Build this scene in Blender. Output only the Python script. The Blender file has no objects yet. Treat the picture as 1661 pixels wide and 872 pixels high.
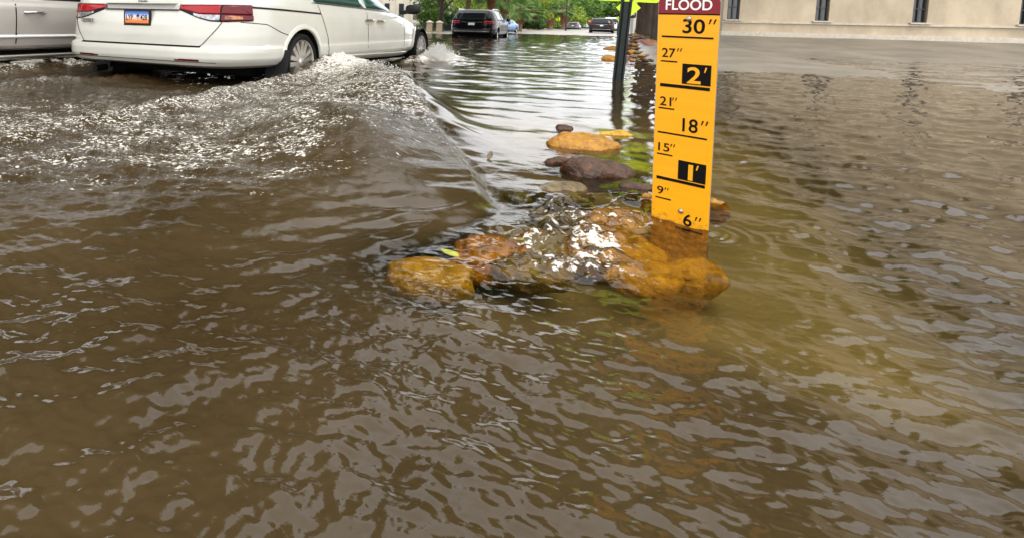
import bpy, bmesh, math, random
import numpy as np
from mathutils import Vector, Matrix

random.seed(7)
rng = np.random.default_rng(11)
scene = bpy.context.scene
COL = scene.collection
R = math.radians

# ------------------------------------------------------------------ camera
FPX, PPX, PPY, WPX, HPX = 890.0, 600.0, 110.0, 1661.0, 872.0
EYE = 0.62                                   # eye height above the flood water (z = 0)
PITCH = math.atan(73.1 / 890); YAW = math.atan(329.5 / math.hypot(890, 73.1)); ROLL = R(1.41)
cf = Vector((-math.sin(YAW) * math.cos(PITCH), math.cos(YAW) * math.cos(PITCH), -math.sin(PITCH)))
cr0 = Vector((math.cos(YAW), math.sin(YAW), 0)); cu0 = cr0.cross(cf)
cr = cr0 * math.cos(ROLL) + cu0 * math.sin(ROLL); cu = cu0 * math.cos(ROLL) - cr0 * math.sin(ROLL)
cam = bpy.data.cameras.new('camera'); cam_o = bpy.data.objects.new('camera', cam); COL.objects.link(cam_o)
m = Matrix.Identity(4)
for i in range(3):
    m[i][0], m[i][1], m[i][2] = cr[i], cu[i], -cf[i]
m[2][3] = EYE
cam_o.matrix_world = m
cam.sensor_width = 36; cam.lens = FPX / WPX * 36
cam.shift_x = (WPX / 2 - PPX) / WPX; cam.shift_y = -(HPX / 2 - PPY) / WPX
cam.clip_start = 0.05; cam.clip_end = 5000
scene.camera = cam_o

# ------------------------------------------------------------------ sky, sun, exposure
SUN_EL, SUN_AZ = R(58), R(150)               # soft overcast sun, high and behind the right shoulder
w = bpy.data.worlds.new('World'); scene.world = w; w.use_nodes = True
nt = w.node_tree; N = nt.nodes; L = nt.links
N.clear()
wo = N.new('ShaderNodeOutputWorld'); bg = N.new('ShaderNodeBackground'); sky = N.new('ShaderNodeTexSky')
sky.sky_type = 'NISHITA'; sky.sun_disc = False; sky.sun_elevation = SUN_EL; sky.sun_rotation = SUN_AZ
sky.air_density = 1.0; sky.dust_density = 2.0
wtc = N.new('ShaderNodeTexCoord'); wns = N.new('ShaderNodeTexNoise'); wns.inputs['Scale'].default_value = 2.2
wns.inputs['Detail'].default_value = 6; wns.inputs['Roughness'].default_value = 0.6
wmap = N.new('ShaderNodeMapping'); wmap.inputs['Scale'].default_value = (1, 1, 2.5)
wr = N.new('ShaderNodeValToRGB'); wr.color_ramp.elements[0].position = 0.3; wr.color_ramp.elements[0].color = (0.72, 0.72, 0.72, 1)
wr.color_ramp.elements[1].position = 0.62; wr.color_ramp.elements[1].color = (1, 1, 1, 1)
wmx = N.new('ShaderNodeMix'); wmx.data_type = 'RGBA'; wmx.inputs[7].default_value = (28.0, 28.3, 29.0, 1)
L.new(wtc.outputs['Generated'], wmap.inputs['Vector']); L.new(wmap.outputs[0], wns.inputs['Vector']); L.new(wns.outputs['Fac'], wr.inputs['Fac'])
L.new(wr.outputs['Color'], wmx.inputs[0]); L.new(sky.outputs[0], wmx.inputs[6]); L.new(wmx.outputs[2], bg.inputs['Color'])
bg.inputs['Strength'].default_value = 0.12
L.new(bg.outputs[0], wo.inputs['Surface'])
sun = bpy.data.lights.new('sun', 'SUN'); sun.energy = 1.1; sun.angle = R(14); sun.color = (1.0, 0.95, 0.87)
sun_o = bpy.data.objects.new('sun', sun); COL.objects.link(sun_o)
sd = Vector((math.sin(SUN_AZ) * math.cos(SUN_EL), math.cos(SUN_AZ) * math.cos(SUN_EL), math.sin(SUN_EL)))
sun_o.rotation_euler = sd.to_track_quat('Z', 'Y').to_euler()
vs = scene.view_settings; vs.view_transform = 'Standard'; vs.look = 'None'; vs.gamma = 1; vs.exposure = -0.2; vs.use_curve_mapping = False
scene.cycles.max_bounces = 10; scene.cycles.transparent_max_bounces = 12
scene.cycles.caustics_reflective = False; scene.cycles.caustics_refractive = False
scene.cycles.use_denoising = True

# ------------------------------------------------------------------ placing helpers (image direction -> real point)
def ray(x, y): return cf + cr * ((x - PPX) / FPX) + cu * ((PPY - y) / FPX)
EYEV = Vector((0, 0, EYE))
def at_z(x, y, z=0.0):
    d = ray(x, y); return EYEV + d * ((z - EYE) / d.z)
def at_d(x, y, dep): return EYEV + ray(x, y) * dep
def on_ground(x, dep):
    p = at_d(x, 40, dep); return Vector((p.x, p.y, float(ground_z(np.array(p.x), np.array(p.y)))))

# ------------------------------------------------------------------ mesh and object helpers
class MB:
    def __init__(s): s.v = []; s.f = []; s.uv = None
    def add(s, vs_, fs):
        o = len(s.v); s.v += [tuple(p) for p in vs_]; s.f += [tuple(i + o for i in q) for q in fs]; return s
    def box(s, c, d, rot=None, bev=0.0):
        x, y, z = d[0] / 2, d[1] / 2, d[2] / 2
        if bev <= 0:
            vs_ = [Vector((a * x, b * y, e * z)) for a in (-1, 1) for b in (-1, 1) for e in (-1, 1)]
            fs = [(0, 1, 3, 2), (4, 6, 7, 5), (0, 4, 5, 1), (2, 3, 7, 6), (0, 2, 6, 4), (1, 5, 7, 3)]
        else:
            bm = bmesh.new(); bmesh.ops.create_cube(bm, size=1)
            for v in bm.verts: v.co = Vector((v.co.x * d[0], v.co.y * d[1], v.co.z * d[2]))
            bmesh.ops.bevel(bm, geom=bm.edges[:], offset=bev, segments=2, affect='EDGES', profile=0.6)
            bm.verts.index_update(); vs_ = [v.co.copy() for v in bm.verts]; fs = [[v.index for v in f.verts] for f in bm.faces]; bm.free()
        if rot is not None: vs_ = [rot @ v for v in vs_]
        c = Vector(c); return s.add([v + c for v in vs_], fs)
    def tube(s, pts, rad, n=10, cap=True):
        pts = [Vector(p) for p in pts]; k = len(pts)
        if not hasattr(rad, '__len__'): rad = [rad] * k
        vs_ = []; fs = []; prev = None
        for i, p in enumerate(pts):
            t = (pts[min(i + 1, k - 1)] - pts[max(i - 1, 0)]).normalized()
            a = t.cross(Vector((0, 0, 1))) if prev is None else prev - t * prev.dot(t)
            if a.length < 1e-4: a = t.cross(Vector((1, 0, 0)))
            a.normalize(); prev = a; b = t.cross(a)
            for j in range(n):
                g = 2 * math.pi * j / n; vs_.append(p + (a * math.cos(g) + b * math.sin(g)) * rad[i])
        for i in range(k - 1):
            for j in range(n): fs.append((i * n + j, i * n + (j + 1) % n, (i + 1) * n + (j + 1) % n, (i + 1) * n + j))
        if cap: fs.append(tuple(range(n - 1, -1, -1))); fs.append(tuple((k - 1) * n + j for j in range(n)))
        return s.add(vs_, fs)
    def lathe(s, prof, n=24, axis='z', c=(0, 0, 0)):
        vs_ = []; fs = []; k = len(prof); c = Vector(c)
        for r_, h in prof:
            for j in range(n):
                g = 2 * math.pi * j / n; a, b = r_ * math.cos(g), r_ * math.sin(g)
                vs_.append(c + (Vector((a, b, h)) if axis == 'z' else Vector((h, a, b))))
        for i in range(k - 1):
            for j in range(n): fs.append((i * n + j, i * n + (j + 1) % n, (i + 1) * n + (j + 1) % n, (i + 1) * n + j))
        fs.append(tuple(range(n - 1, -1, -1))); fs.append(tuple((k - 1) * n + j for j in range(n)))
        return s.add(vs_, fs)
    def sheet(s, rows, back=None):
        """grid of points; with back=(vector function) a skirt behind the border gives it thickness"""
        r_, c_ = len(rows), len(rows[0]); vs_ = [p for row in rows for p in row]
        fs = [(i * c_ + j, i * c_ + j + 1, (i + 1) * c_ + j + 1, (i + 1) * c_ + j) for i in range(r_ - 1) for j in range(c_ - 1)]
        if back is not None:
            ring = [(0, j) for j in range(c_)] + [(i, c_ - 1) for i in range(1, r_)] + [(r_ - 1, j) for j in range(c_ - 2, -1, -1)] + [(i, 0) for i in range(r_ - 2, 0, -1)]
            o = len(vs_)
            for (i, j) in ring: vs_.append(Vector(rows[i][j]) + back)
            q = len(ring)
            for a in range(q):
                b = (a + 1) % q; fs.append((ring[b][0] * c_ + ring[b][1], ring[a][0] * c_ + ring[a][1], o + a, o + b))
        return s.add(vs_, fs)
    def prism(s, poly, z0, z1, fr=None):
        k = len(poly); vs_ = [Vector((x, y, z0)) for x, y in poly] + [Vector((x, y, z1)) for x, y in poly]
        fs = [tuple(range(k - 1, -1, -1)), tuple(range(k, 2 * k))] + [(i, (i + 1) % k, k + (i + 1) % k, k + i) for i in range(k)]
        if fr: vs_ = [fr(v) for v in vs_]
        return s.add(vs_, fs)
    def build(s, name, mt, parent=None, smooth=0.0):
        me = bpy.data.meshes.new(name); me.from_pydata([tuple(v) for v in s.v], [], s.f); me.update()
        return link(name, me, mt, parent, smooth)

def link(name, me, mt, parent=None, smooth=0.0):
    o = bpy.data.objects.new(name, me); COL.objects.link(o)
    if mt is not None and not me.materials: me.materials.append(mt)
    if smooth:
        me.polygons.foreach_set('use_smooth', [True] * len(me.polygons))
        if smooth < 180: me.set_sharp_from_angle(angle=R(smooth))
    if parent is not None: o.parent = parent
    return o
def tag(o, label, cat, group=None):
    o['label'] = label; o['category'] = cat
    if group: o['group'] = group
    return o
def thing(name, label, cat, loc=(0, 0, 0), rz=0, group=None):
    o = bpy.data.objects.new(name, None); COL.objects.link(o); o.location = loc; o.rotation_euler = (0, 0, rz); o.empty_display_size = 0.2
    return tag(o, label, cat, group)
def copy_tree(o, parent=None):
    c = o.copy(); COL.objects.link(c)
    if parent is not None: c.parent = parent
    for ch in list(o.children): copy_tree(ch, c)
    return c
def struct(o): o['kind'] = 'structure'; return o
def stuff(o): o['kind'] = 'stuff'; return o
def numpy_mesh(name, V, F):
    me = bpy.data.meshes.new(name); V = np.asarray(V, np.float32); F = np.asarray(F, np.int32)
    k = F.shape[1]
    me.vertices.add(len(V)); me.vertices.foreach_set('co', V.ravel())
    me.loops.add(F.size); me.loops.foreach_set('vertex_index', F.ravel())
    me.polygons.add(len(F)); me.polygons.foreach_set('loop_start', np.arange(0, F.size, k, dtype=np.int32))
    me.update(calc_edges=True); return me

# ------------------------------------------------------------------ numpy gradient noise
PERM = rng.permutation(4096); GR = rng.uniform(0, 2 * np.pi, 4096); GX, GY = np.cos(GR), np.sin(GR)
def noise(x, y, seed=0):
    x = np.asarray(x, float) + seed * 37.31; y = np.asarray(y, float) - seed * 17.77
    xi = np.floor(x).astype(np.int64); yi = np.floor(y).astype(np.int64); fx = x - xi; fy = y - yi
    def g(ix, iy, dx, dy):
        h = PERM[(PERM[ix & 4095] + iy) & 4095]; return GX[h] * dx + GY[h] * dy
    u = fx * fx * fx * (fx * (fx * 6 - 15) + 10); v = fy * fy * fy * (fy * (fy * 6 - 15) + 10)
    a = g(xi, yi, fx, fy); b = g(xi + 1, yi, fx - 1, fy); c = g(xi, yi + 1, fx, fy - 1); d = g(xi + 1, yi + 1, fx - 1, fy - 1)
    return ((a + (b - a) * u) * (1 - v) + (c + (d - c) * u) * v) * 1.5
def smooth(a, b, x):
    t = np.clip((np.asarray(x, float) - a) / (b - a), 0, 1); return t * t * (3 - 2 * t)

# ------------------------------------------------------------------ materials
MATS = {}
def mat(name, col, rough=0.6, metal=0.0, var=0.0, vscale=8.0, bump=0.0, bscale=40.0, coat=0.0, spec=0.5, stretch=(1, 1, 1), col2=None, trans=0.0, emit=None):
    if name in MATS: return MATS[name]
    mt = bpy.data.materials.new(name); mt.use_nodes = True; nt = mt.node_tree; p = nt.nodes['Principled BSDF']
    p.inputs['Base Color'].default_value = (*col, 1); p.inputs['Roughness'].default_value = rough; p.inputs['Metallic'].default_value = metal
    p.inputs['Coat Weight'].default_value = coat; p.inputs['Coat Roughness'].default_value = 0.06; p.inputs['Specular IOR Level'].default_value = spec
    p.inputs['Transmission Weight'].default_value = trans
    if emit: p.inputs['Emission Color'].default_value = (*emit[:3], 1); p.inputs['Emission Strength'].default_value = emit[3]
    if var or bump or col2:
        tc = nt.nodes.new('ShaderNodeTexCoord'); mp = nt.nodes.new('ShaderNodeMapping'); mp.inputs['Scale'].default_value = stretch
        nt.links.new(tc.outputs['Object'], mp.inputs['Vector'])
    if var or col2:
        ns = nt.nodes.new('ShaderNodeTexNoise'); ns.inputs['Scale'].default_value = vscale; ns.inputs['Detail'].default_value = 6; ns.inputs['Roughness'].default_value = 0.65
        nt.links.new(mp.outputs[0], ns.inputs['Vector'])
        rp = nt.nodes.new('ShaderNodeValToRGB'); rp.color_ramp.elements[0].position = 0.33; rp.color_ramp.elements[1].position = 0.67
        c2 = col2 if col2 else tuple(min(1, c * (1 + var)) for c in col); c1 = col if col2 else tuple(c * (1 - var) for c in col)
        rp.color_ramp.elements[0].color = (*c1, 1); rp.color_ramp.elements[1].color = (*c2, 1)
        nt.links.new(ns.outputs['Fac'], rp.inputs['Fac']); nt.links.new(rp.outputs['Color'], p.inputs['Base Color'])
    if bump:
        nb = nt.nodes.new('ShaderNodeTexNoise'); nb.inputs['Scale'].default_value = bscale; nb.inputs['Detail'].default_value = 5
        nt.links.new(mp.outputs[0], nb.inputs['Vector']); bp = nt.nodes.new('ShaderNodeBump'); bp.inputs['Strength'].default_value = bump; bp.inputs['Distance'].default_value = 0.02
        nt.links.new(nb.outputs['Fac'], bp.inputs['Height']); nt.links.new(bp.outputs[0], p.inputs['Normal'])
    MATS[name] = mt; return mt

M_PAINT_W = mat('pearl white paint', (0.53, 0.52, 0.455), 0.24, var=0.04, vscale=3, coat=0.7)
M_PAINT_S = mat('champagne silver paint', (0.50, 0.46, 0.41), 0.34, 0.25, var=0.04, vscale=3, coat=0.6)
M_PAINT_K = mat('black car paint', (0.003, 0.0035, 0.005), 0.22, coat=0.1, spec=0.2)
M_PAINT_G = mat('grey car paint', (0.10, 0.11, 0.13), 0.3, 0.3, coat=0.6)
M_PAINT_L = mat('light silver car paint', (0.36, 0.38, 0.40), 0.3, 0.4, coat=0.6)
M_PAINT_B = mat('blue car paint', (0.02, 0.16, 0.42), 0.3, coat=0.7)
M_PAINT_WH = mat('white van paint', (0.75, 0.75, 0.73), 0.35, coat=0.5)
M_GLASS = mat('dark car glass', (0.010, 0.013, 0.013), 0.05, spec=0.35)
M_GLASS_G = mat('green tinted car glass', (0.02, 0.075, 0.06), 0.05, spec=0.6)
M_TRIM = mat('black plastic trim', (0.006, 0.006, 0.007), 0.5, spec=0.25)
M_SEAM = mat('dark panel gap', (0.006, 0.006, 0.005), 0.9, spec=0.1)
M_TYRE = mat('tyre rubber', (0.008, 0.008, 0.008), 0.8, spec=.2, bump=0.2, bscale=60)
M_RIM = mat('machined alloy', (0.55, 0.53, 0.50), 0.28, 0.85)
M_CHROME = mat('chrome', (0.7, 0.7, 0.7), 0.12, 1.0)
M_CHROME_D = mat('satin dark chrome', (0.30, 0.28, 0.25), 0.25, 0.9)
M_RED = mat('tail lamp red', (0.30, 0.002, 0.006), 0.15, coat=.1, spec=.3)
M_REDD = mat('tail lamp deep red', (0.11, 0.002, 0.005), 0.15, coat=.1, spec=.3)
M_CLEAR = mat('reversing lamp lens', (0.30, 0.30, 0.31), 0.12, 0.5, var=0.6, vscale=26, coat=.5)
M_AMBER = mat('indicator lens', (0.10, 0.008, 0.006), 0.12, col2=(0.70, 0.28, 0.05), vscale=16, coat=.4)
M_GALV = mat('green painted steel post', (0.008, 0.013, 0.011), 0.5, 0.1, var=0.4, vscale=12, stretch=(1, 1, 0.2))
M_FLUO = mat('fluorescent yellow green sheeting', (0.62, 0.85, 0.01), 0.35)
M_BLACK = mat('black print', (0.004, 0.0035, 0.003), 0.6, spec=0.12)
M_ALU = mat('aluminium back of sign', (0.35, 0.36, 0.36), 0.4, 0.8)
M_BOLT = mat('zinc bolt', (0.36, 0.34, 0.28), 0.35, 0.9)
M_BARK = mat('dark wet bark', (0.050, 0.032, 0.020), 0.85, var=0.5, vscale=9, bump=0.8, bscale=14, stretch=(1, 1, 0.25))
M_PALMT = mat('palm trunk', (0.20, 0.13, 0.08), 0.9, var=0.45, vscale=16, bump=0.8, bscale=22, stretch=(1, 1, 1.6))
M_BOOT = mat('palm frond stubs', (0.26, 0.12, 0.06), 0.85, var=0.4, vscale=10)
M_STONE = mat('tan stone', (0.42, 0.33, 0.23), 0.85, var=0.25, vscale=9, bump=0.5, bscale=25)
M_STONE2 = mat('pale stone cap', (0.55, 0.49, 0.40), 0.8, var=0.15, vscale=9)
M_IRON = mat('black iron', (0.012, 0.013, 0.013), 0.5)
M_STUCCO = mat('cream stucco', (0.50, 0.41, 0.29), 0.85, var=0.20, vscale=1.3, stretch=(1, 1, .5), bump=0.25, bscale=60)
M_STUCCO2 = mat('pale stucco', (0.56, 0.51, 0.42), 0.85, var=0.10, vscale=1.0)
M_FRAME = mat('dark window frame', (0.05, 0.045, 0.04), 0.5)
M_PANE = mat('window pane', (0.03, 0.035, 0.04), 0.05, spec=0.7)
M_SKIN = mat('skin', (0.40, 0.24, 0.17), 0.6)
M_NAVY = mat('navy cloth', (0.02, 0.03, 0.08), 0.85)
M_WHITEC = mat('white cloth', (0.70, 0.70, 0.72), 0.85)
M_HAIR = mat('dark hair', (0.02, 0.014, 0.01), 0.7)

def leaf_mat(name, c1, c2):
    mt = bpy.data.materials.new(name); mt.use_nodes = True; nt = mt.node_tree; N = nt.nodes; p = N['Principled BSDF']
    g = N.new('ShaderNodeNewGeometry'); rp = N.new('ShaderNodeValToRGB'); rp.color_ramp.elements[0].color = (*c1, 1); rp.color_ramp.elements[1].color = (*c2, 1)
    nt.links.new(g.outputs['Random Per Island'], rp.inputs['Fac']); nt.links.new(rp.outputs['Color'], p.inputs['Base Color']); p.inputs['Roughness'].default_value = 0.55
    tr = N.new('ShaderNodeBsdfTranslucent'); nt.links.new(rp.outputs['Color'], tr.inputs['Color']); mx = N.new('ShaderNodeMixShader'); mx.inputs['Fac'].default_value = 0.35
    nt.links.new(p.outputs[0], mx.inputs[1]); nt.links.new(tr.outputs[0], mx.inputs[2]); nt.links.new(mx.outputs[0], N['Material Output'].inputs['Surface'])
    return mt
M_LEAF_D = leaf_mat('dark evergreen leaves', (0.018, 0.055, 0.012), (0.07, 0.15, 0.03))
M_LEAF_M = leaf_mat('mid green leaves', (0.05, 0.13, 0.02), (0.19, 0.32, 0.05))
M_LEAF_Y = leaf_mat('yellow green leaves', (0.11, 0.20, 0.015), (0.36, 0.44, 0.05))
M_LEAF_F = leaf_mat('far canopy leaves', (0.07, 0.16, 0.05), (0.22, 0.36, 0.12))
M_PALM = leaf_mat('palm fronds', (0.07, 0.16, 0.03), (0.26, 0.38, 0.11))

# wet river stones, coloured per object
def rock_mat(name, c1, c2, rough=0.36):
    return mat(name, c1, rough, col2=c2, vscale=24, bump=0.8, bscale=45, coat=0.05, spec=0.35)
M_ROCK_O = rock_mat('wet orange stone', (0.22, 0.085, 0.004), (0.44, 0.21, 0.012))
M_ROCK_B = rock_mat('wet dark brown stone', (0.020, 0.007, 0.002), (0.085, 0.030, 0.007))
M_ROCK_A = rock_mat('wet amber stone', (0.30, 0.14, 0.004), (0.62, 0.36, 0.025))
M_ROCK_G = rock_mat('wet grey brown stone', (0.07, 0.045, 0.02), (0.20, 0.14, 0.06))
M_ROCK_M = rock_mat('mossy and reflection green stone', (0.12, 0.15, 0.015), (0.30, 0.30, 0.05))  # moss green; on two sunken stones it paints the sign reflection
M_ROCK_Y = rock_mat('ochre stone', (0.36, 0.21, 0.015), (0.48, 0.31, 0.035), 0.35)
M_ROCK_R = rock_mat('reddish slab', (0.24, 0.09, 0.06), (0.33, 0.14, 0.10), 0.4)

# ------------------------------------------------------------------ ground
def ground_z(X, Y):
    X = np.asarray(X, float); Y = np.asarray(Y, float)
    r = np.sqrt(X * X + Y * Y) * np.sign(Y)
    z = np.interp(Y, [-60, 20, 32, 45, 58, 95, 125, 300, 3000], [-0.16, -0.16, -0.12, -0.02, 0.10, 0.28, 0.38, 0.46, 0.5])
    xr = 0.30 + 0.062 * Y                                   # stony edge on the right of the street
    up = smooth(13.0, 24, Y - 0.0 * X) * 0.62
    z = z + smooth(0.4, 3.2, X - xr) * np.clip(up, 0, 1) * smooth(-60, -10, -Y + 60)
    z = z + 0.02 * smooth(-0.2, 0.3, X - xr)
    z = np.minimum(z, 0.54)
    q = X - xr; mound = np.interp(Y, [8.5, 10, 20, 26, 40], [-0.16, 0.0, 0.34, 0.45, 0.3]) * smooth(-0.1, 0.5, q) * smooth(4.0, 2.2, q)
    z = np.where((Y > 8.5) & (Y < 40), np.maximum(z, mound - 0.16 * (1 - smooth(-0.1, 0.5, q))), z)
    xl = -9.4 + 0.055 * np.clip(Y, 0, 90)
    z = z + 0.10 * smooth(0, 0.06, xl - X) * (Y > 16)
    return z

def dense(a, b, n, p=1.0): return list(a + (b - a) * (np.linspace(0, 1, n) ** p))
gx = np.array(sorted(set([-1500, -600, -250, -120, -80, -50, -30] + dense(-20, -3, 60) + dense(-3, 14, 80) + [16, 20, 26, 40, 70, 120, 300, 700, 1500])))
gy = np.array(sorted(set([-600, -200, -80, -30, -12, -5] + dense(-2, 60, 130) + dense(60, 200, 40) + [260, 340, 500, 900, 1600, 3000])))
GXm, GYm = np.meshgrid(gx, gy); gz = ground_z(GXm, GYm) + 0.012 * noise(GXm * 0.9, GYm * 0.9, 5)
V = np.stack([GXm.ravel(), GYm.ravel(), gz.ravel()], 1); nx = len(gx)
ii = np.arange(len(gy) - 1)[:, None] * nx + np.arange(nx - 1)[None, :]
F = np.stack([ii, ii + 1, ii + 1 + nx, ii + nx], -1).reshape(-1, 4)
gm = bpy.data.materials.new('wet street and stony verge'); gm.use_nodes = True; nt = gm.node_tree; p = nt.nodes['Principled BSDF']
tc = nt.nodes.new('ShaderNodeTexCoord'); ns = nt.nodes.new('ShaderNodeTexNoise'); ns.inputs['Scale'].default_value = 0.8; ns.inputs['Detail'].default_value = 9; ns.inputs['Roughness'].default_value = 0.7
nt.links.new(tc.outputs['Object'], ns.inputs['Vector']); rp = nt.nodes.new('ShaderNodeValToRGB')
rp.color_ramp.elements[0].position = 0.35; rp.color_ramp.elements[0].color = (0.14, 0.12, 0.095, 1); rp.color_ramp.elements[1].position = 0.65; rp.color_ramp.elements[1].color = (0.27, 0.235, 0.185, 1)
nt.links.new(ns.outputs['Fac'], rp.inputs['Fac']); nt.links.new(rp.outputs['Color'], p.inputs['Base Color']); p.inputs['Roughness'].default_value = 0.45
nb = nt.nodes.new('ShaderNodeTexNoise'); nb.inputs['Scale'].default_value = 30; nb.inputs['Detail'].default_value = 6; nt.links.new(tc.outputs['Object'], nb.inputs['Vector'])
bp = nt.nodes.new('ShaderNodeBump'); bp.inputs['Strength'].default_value = 0.5; bp.inputs['Distance'].default_value = 0.02; nt.links.new(nb.outputs['Fac'], bp.inputs['Height']); nt.links.new(bp.outputs[0], p.inputs['Normal'])
ground = struct(link('ground', numpy_mesh('ground', V, F), gm, smooth=180))

# ------------------------------------------------------------------ flood water
VD = R(4.0)
VF = Vector((math.sin(VD), math.cos(VD), 0)); VR = Vector((math.cos(VD), -math.sin(VD), 0))
VAN_O = Vector((-4.045, 4.30, 0)) - VR * 0.05
VHW = 1.325                                                  # half width of the van
def px_line(pts): return np.array([[*(at_z(x, y, z).xy), a] for x, y, z, a in pts])
def seg_dist(X, Y, pl):
    """distance, signed side (+ = right of travel) and interpolated third column to a polyline"""
    best = np.full(X.shape, 1e9); side = np.zeros(X.shape); val = np.zeros(X.shape); par = np.zeros(X.shape); wt = np.full(X.shape, 1e-30)
    n = len(pl) - 1; ds = []
    for i in range(n):
        ax, ay, av = pl[i]; bx, by, bv = pl[i + 1]; dx, dy = bx - ax, by - ay; l2 = dx * dx + dy * dy
        t = np.clip(((X - ax) * dx + (Y - ay) * dy) / l2, 0, 1); qx, qy = X - ax - t * dx, Y - ay - t * dy
        d = np.hypot(qx, qy); mk = d < best
        best[mk] = d[mk]; side[mk] = np.sign(dx * qy - dy * qx)[mk]; ds.append((d, t, av, bv))
    for i, (d, t, av, bv) in enumerate(ds):                # soft blend, so nothing jumps where two stretches are equally near
        q = np.exp(-np.minimum((d - best) / (0.04 + 0.22 * best), 60)); wt += q; val += q * (av + (bv - av) * t); par += q * (i + t) / n
    val /= wt; par /= wt
    return best, -side, val, par
def curve(pl, k=8):
    """Catmull-Rom resample"""
    out = []; n = len(pl)
    for i in range(n - 1):
        p0, p1, p2, p3 = pl[max(i - 1, 0)], pl[i], pl[i + 1], pl[min(i + 2, n - 1)]
        for j in range(k):
            t = j / k; out.append(0.5 * (2 * p1 + (p2 - p0) * t + (2 * p0 - 5 * p1 + 4 * p2 - p3) * t * t + (3 * p1 - p0 - 3 * p2 + p3) * t ** 3))
    out.append(pl[-1]); return np.array(out)
CREST = curve(px_line([(548, 94, .10, .12), (590, 103, .14, .16), (635, 116, .17, .20), (672, 143, .17, .20), (702, 178, .13, .165), (738, 224, .07, .13), (776, 266, .04, .12), (803, 308, .03, .10), (803, 331, .02, .075), (765, 352, .02, .05), (695, 392, .01, .032), (620, 440, .01, .02), (540, 520, .0, .004), (420, 760, 0, 0), (330, 1500, 0, 0)]), 5)
WAKE = curve(px_line([(535, 104, .05, .06), (470, 122, .05, .07), (400, 139, .05, .06), (300, 162, .04, .05), (200, 184, .03, .035), (100, 204, .02, .025), (20, 224, .01, .012), (-120, 262, 0, 0)]), 4)
WAKE2 = curve(px_line([(225, 118, .04, .05), (120, 124, .03, .045), (0, 136, .03, .03), (-150, 165, 0, .0)]), 4)
TRUCKW = curve(px_line([(115, 99, .05, .06), (60, 99, .06, .08), (0, 108, .05, .05), (-120, 125, 0, .02)]), 4)
BOW = curve(px_line([(655, 97, .05, .07), (682, 90, .08, .11), (706, 86, .09, .10), (728, 89, .06, .06), (748, 101, .03, .03), (785, 114, .0, .010)]), 4)

ang = np.radians(np.linspace(-78, 58, 1000))
rad = [0.28]
while rad[-1] < 62:
    r_ = rad[-1]; rad.append(r_ * (1 + min(0.012, max(0.0045, r_ / 330))))
rad = np.array(rad); Rm, Am = np.meshgrid(rad, ang, indexing='ij'); WX = Rm * np.sin(Am); WY = Rm * np.cos(Am)
cd, cs, ca, cp = seg_dist(WX, WY, CREST); cs = -cs; cp = np.clip(cp * 14 / 12, 0, 1); wd, wsd, wa, wp = seg_dist(WX, WY, WAKE); w2d, w2s, w2a, w2p = seg_dist(WX, WY, WAKE2)
td, ts, ta, tp = seg_dist(WX, WY, TRUCKW); bd, bs, ba, bpar = seg_dist(WX, WY, BOW)
lw = 0.03 + 0.25 * smooth(1.7, 1.0, WY); left = smooth(-lw, lw, -cs * cd)                       # 1 on the churned street side of the bow wave
near = smooth(45, 8, Rm)
# van frame
lx = (WX - VAN_O.x) * VR.x + (WY - VAN_O.y) * VR.y; ly = (WX - VAN_O.x) * VF.x + (WY - VAN_O.y) * VF.y
under = smooth(VHW + 0.15, VHW - 0.15, np.abs(lx)) * smooth(-0.9, 0.2, ly) * smooth(6.2, 5.4, ly)
churn = left * smooth(3.6, 0.2, cd) * smooth(1.5, 3.2, WY)
smooth_face = left * smooth(0.75, 0.1, cd) * smooth(3.3, 2.5, WY)
warp = 0.25 * noise(WX * 1.3, WY * 1.3, 3)
h = 0.010 * noise(WX / 0.62 + warp, WY / 0.45 + warp, 1) + 0.0055 * noise(WX / 0.26 + warp, WY / 0.19, 2) + 0.0022 * noise(WX / 0.10, WY / 0.08 + warp, 4)
h *= 1 - 0.72 * smooth_face
mid = (1 - left) * smooth(2.2, 3.4, WY) * smooth(11, 5.5, WY) * smooth(1.2, 0.4, WX - 0.07 * WY); far_amp = 1 + 1.3 * smooth(6, 22, Rm); h *= far_amp; h = h * (1 - 0.80 * mid) + mid * (0.0095 * noise(WX / 0.80 + warp, WY / 0.40 + warp, 31) + 0.0042 * noise(WX / 0.30 + warp, WY / 0.15, 32) + 0.0012 * noise(WX / 0.10, WY / 0.06 + warp, 33)) * (1 + 1.2 * smooth(5, 25, Rm))
chop = 0.016 * noise(WX / 0.34, WY / 0.26 + warp * 2, 6) + 0.010 * noise(WX / 0.14 + warp, WY / 0.11, 7) + 0.005 * noise(WX / 0.06, WY / 0.05, 8)
streetside = left * (1 - smooth_face) * smooth(0.9, 2.4, WY - 0.3 * WX) 
near_street = 1.6 * left * (1 - smooth_face * 0.9) * smooth(9, 3, Rm)
h += near_street * (0.0050 * noise(WX / 0.17 + warp, WY / 0.085 + warp, 51) + 0.0026 * noise(WX / 0.075, WY / 0.038 + warp, 52) + 0.0013 * noise(WX / 0.034, WY / 0.018, 53))
h += chop * (0.50 * streetside + 0.75 * churn)
cdA, csA, caA, cpA = seg_dist(WX, WY, CREST[:34]); csA = cs
crest_h = caA * np.where(csA > 0, np.exp(-(cdA / 0.22) ** 2), np.exp(-(cdA / 0.70) ** 2)) * smooth(0.92, 0.36, cpA)
h += crest_h
cdB, csB, caB, cpB = seg_dist(WX, WY, CREST[18:61]); csB = cs
toe = smooth(0.0, 0.08, cdB) * 0.30 + 0.70 * smooth(0.0, 0.55, cdB)
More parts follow.
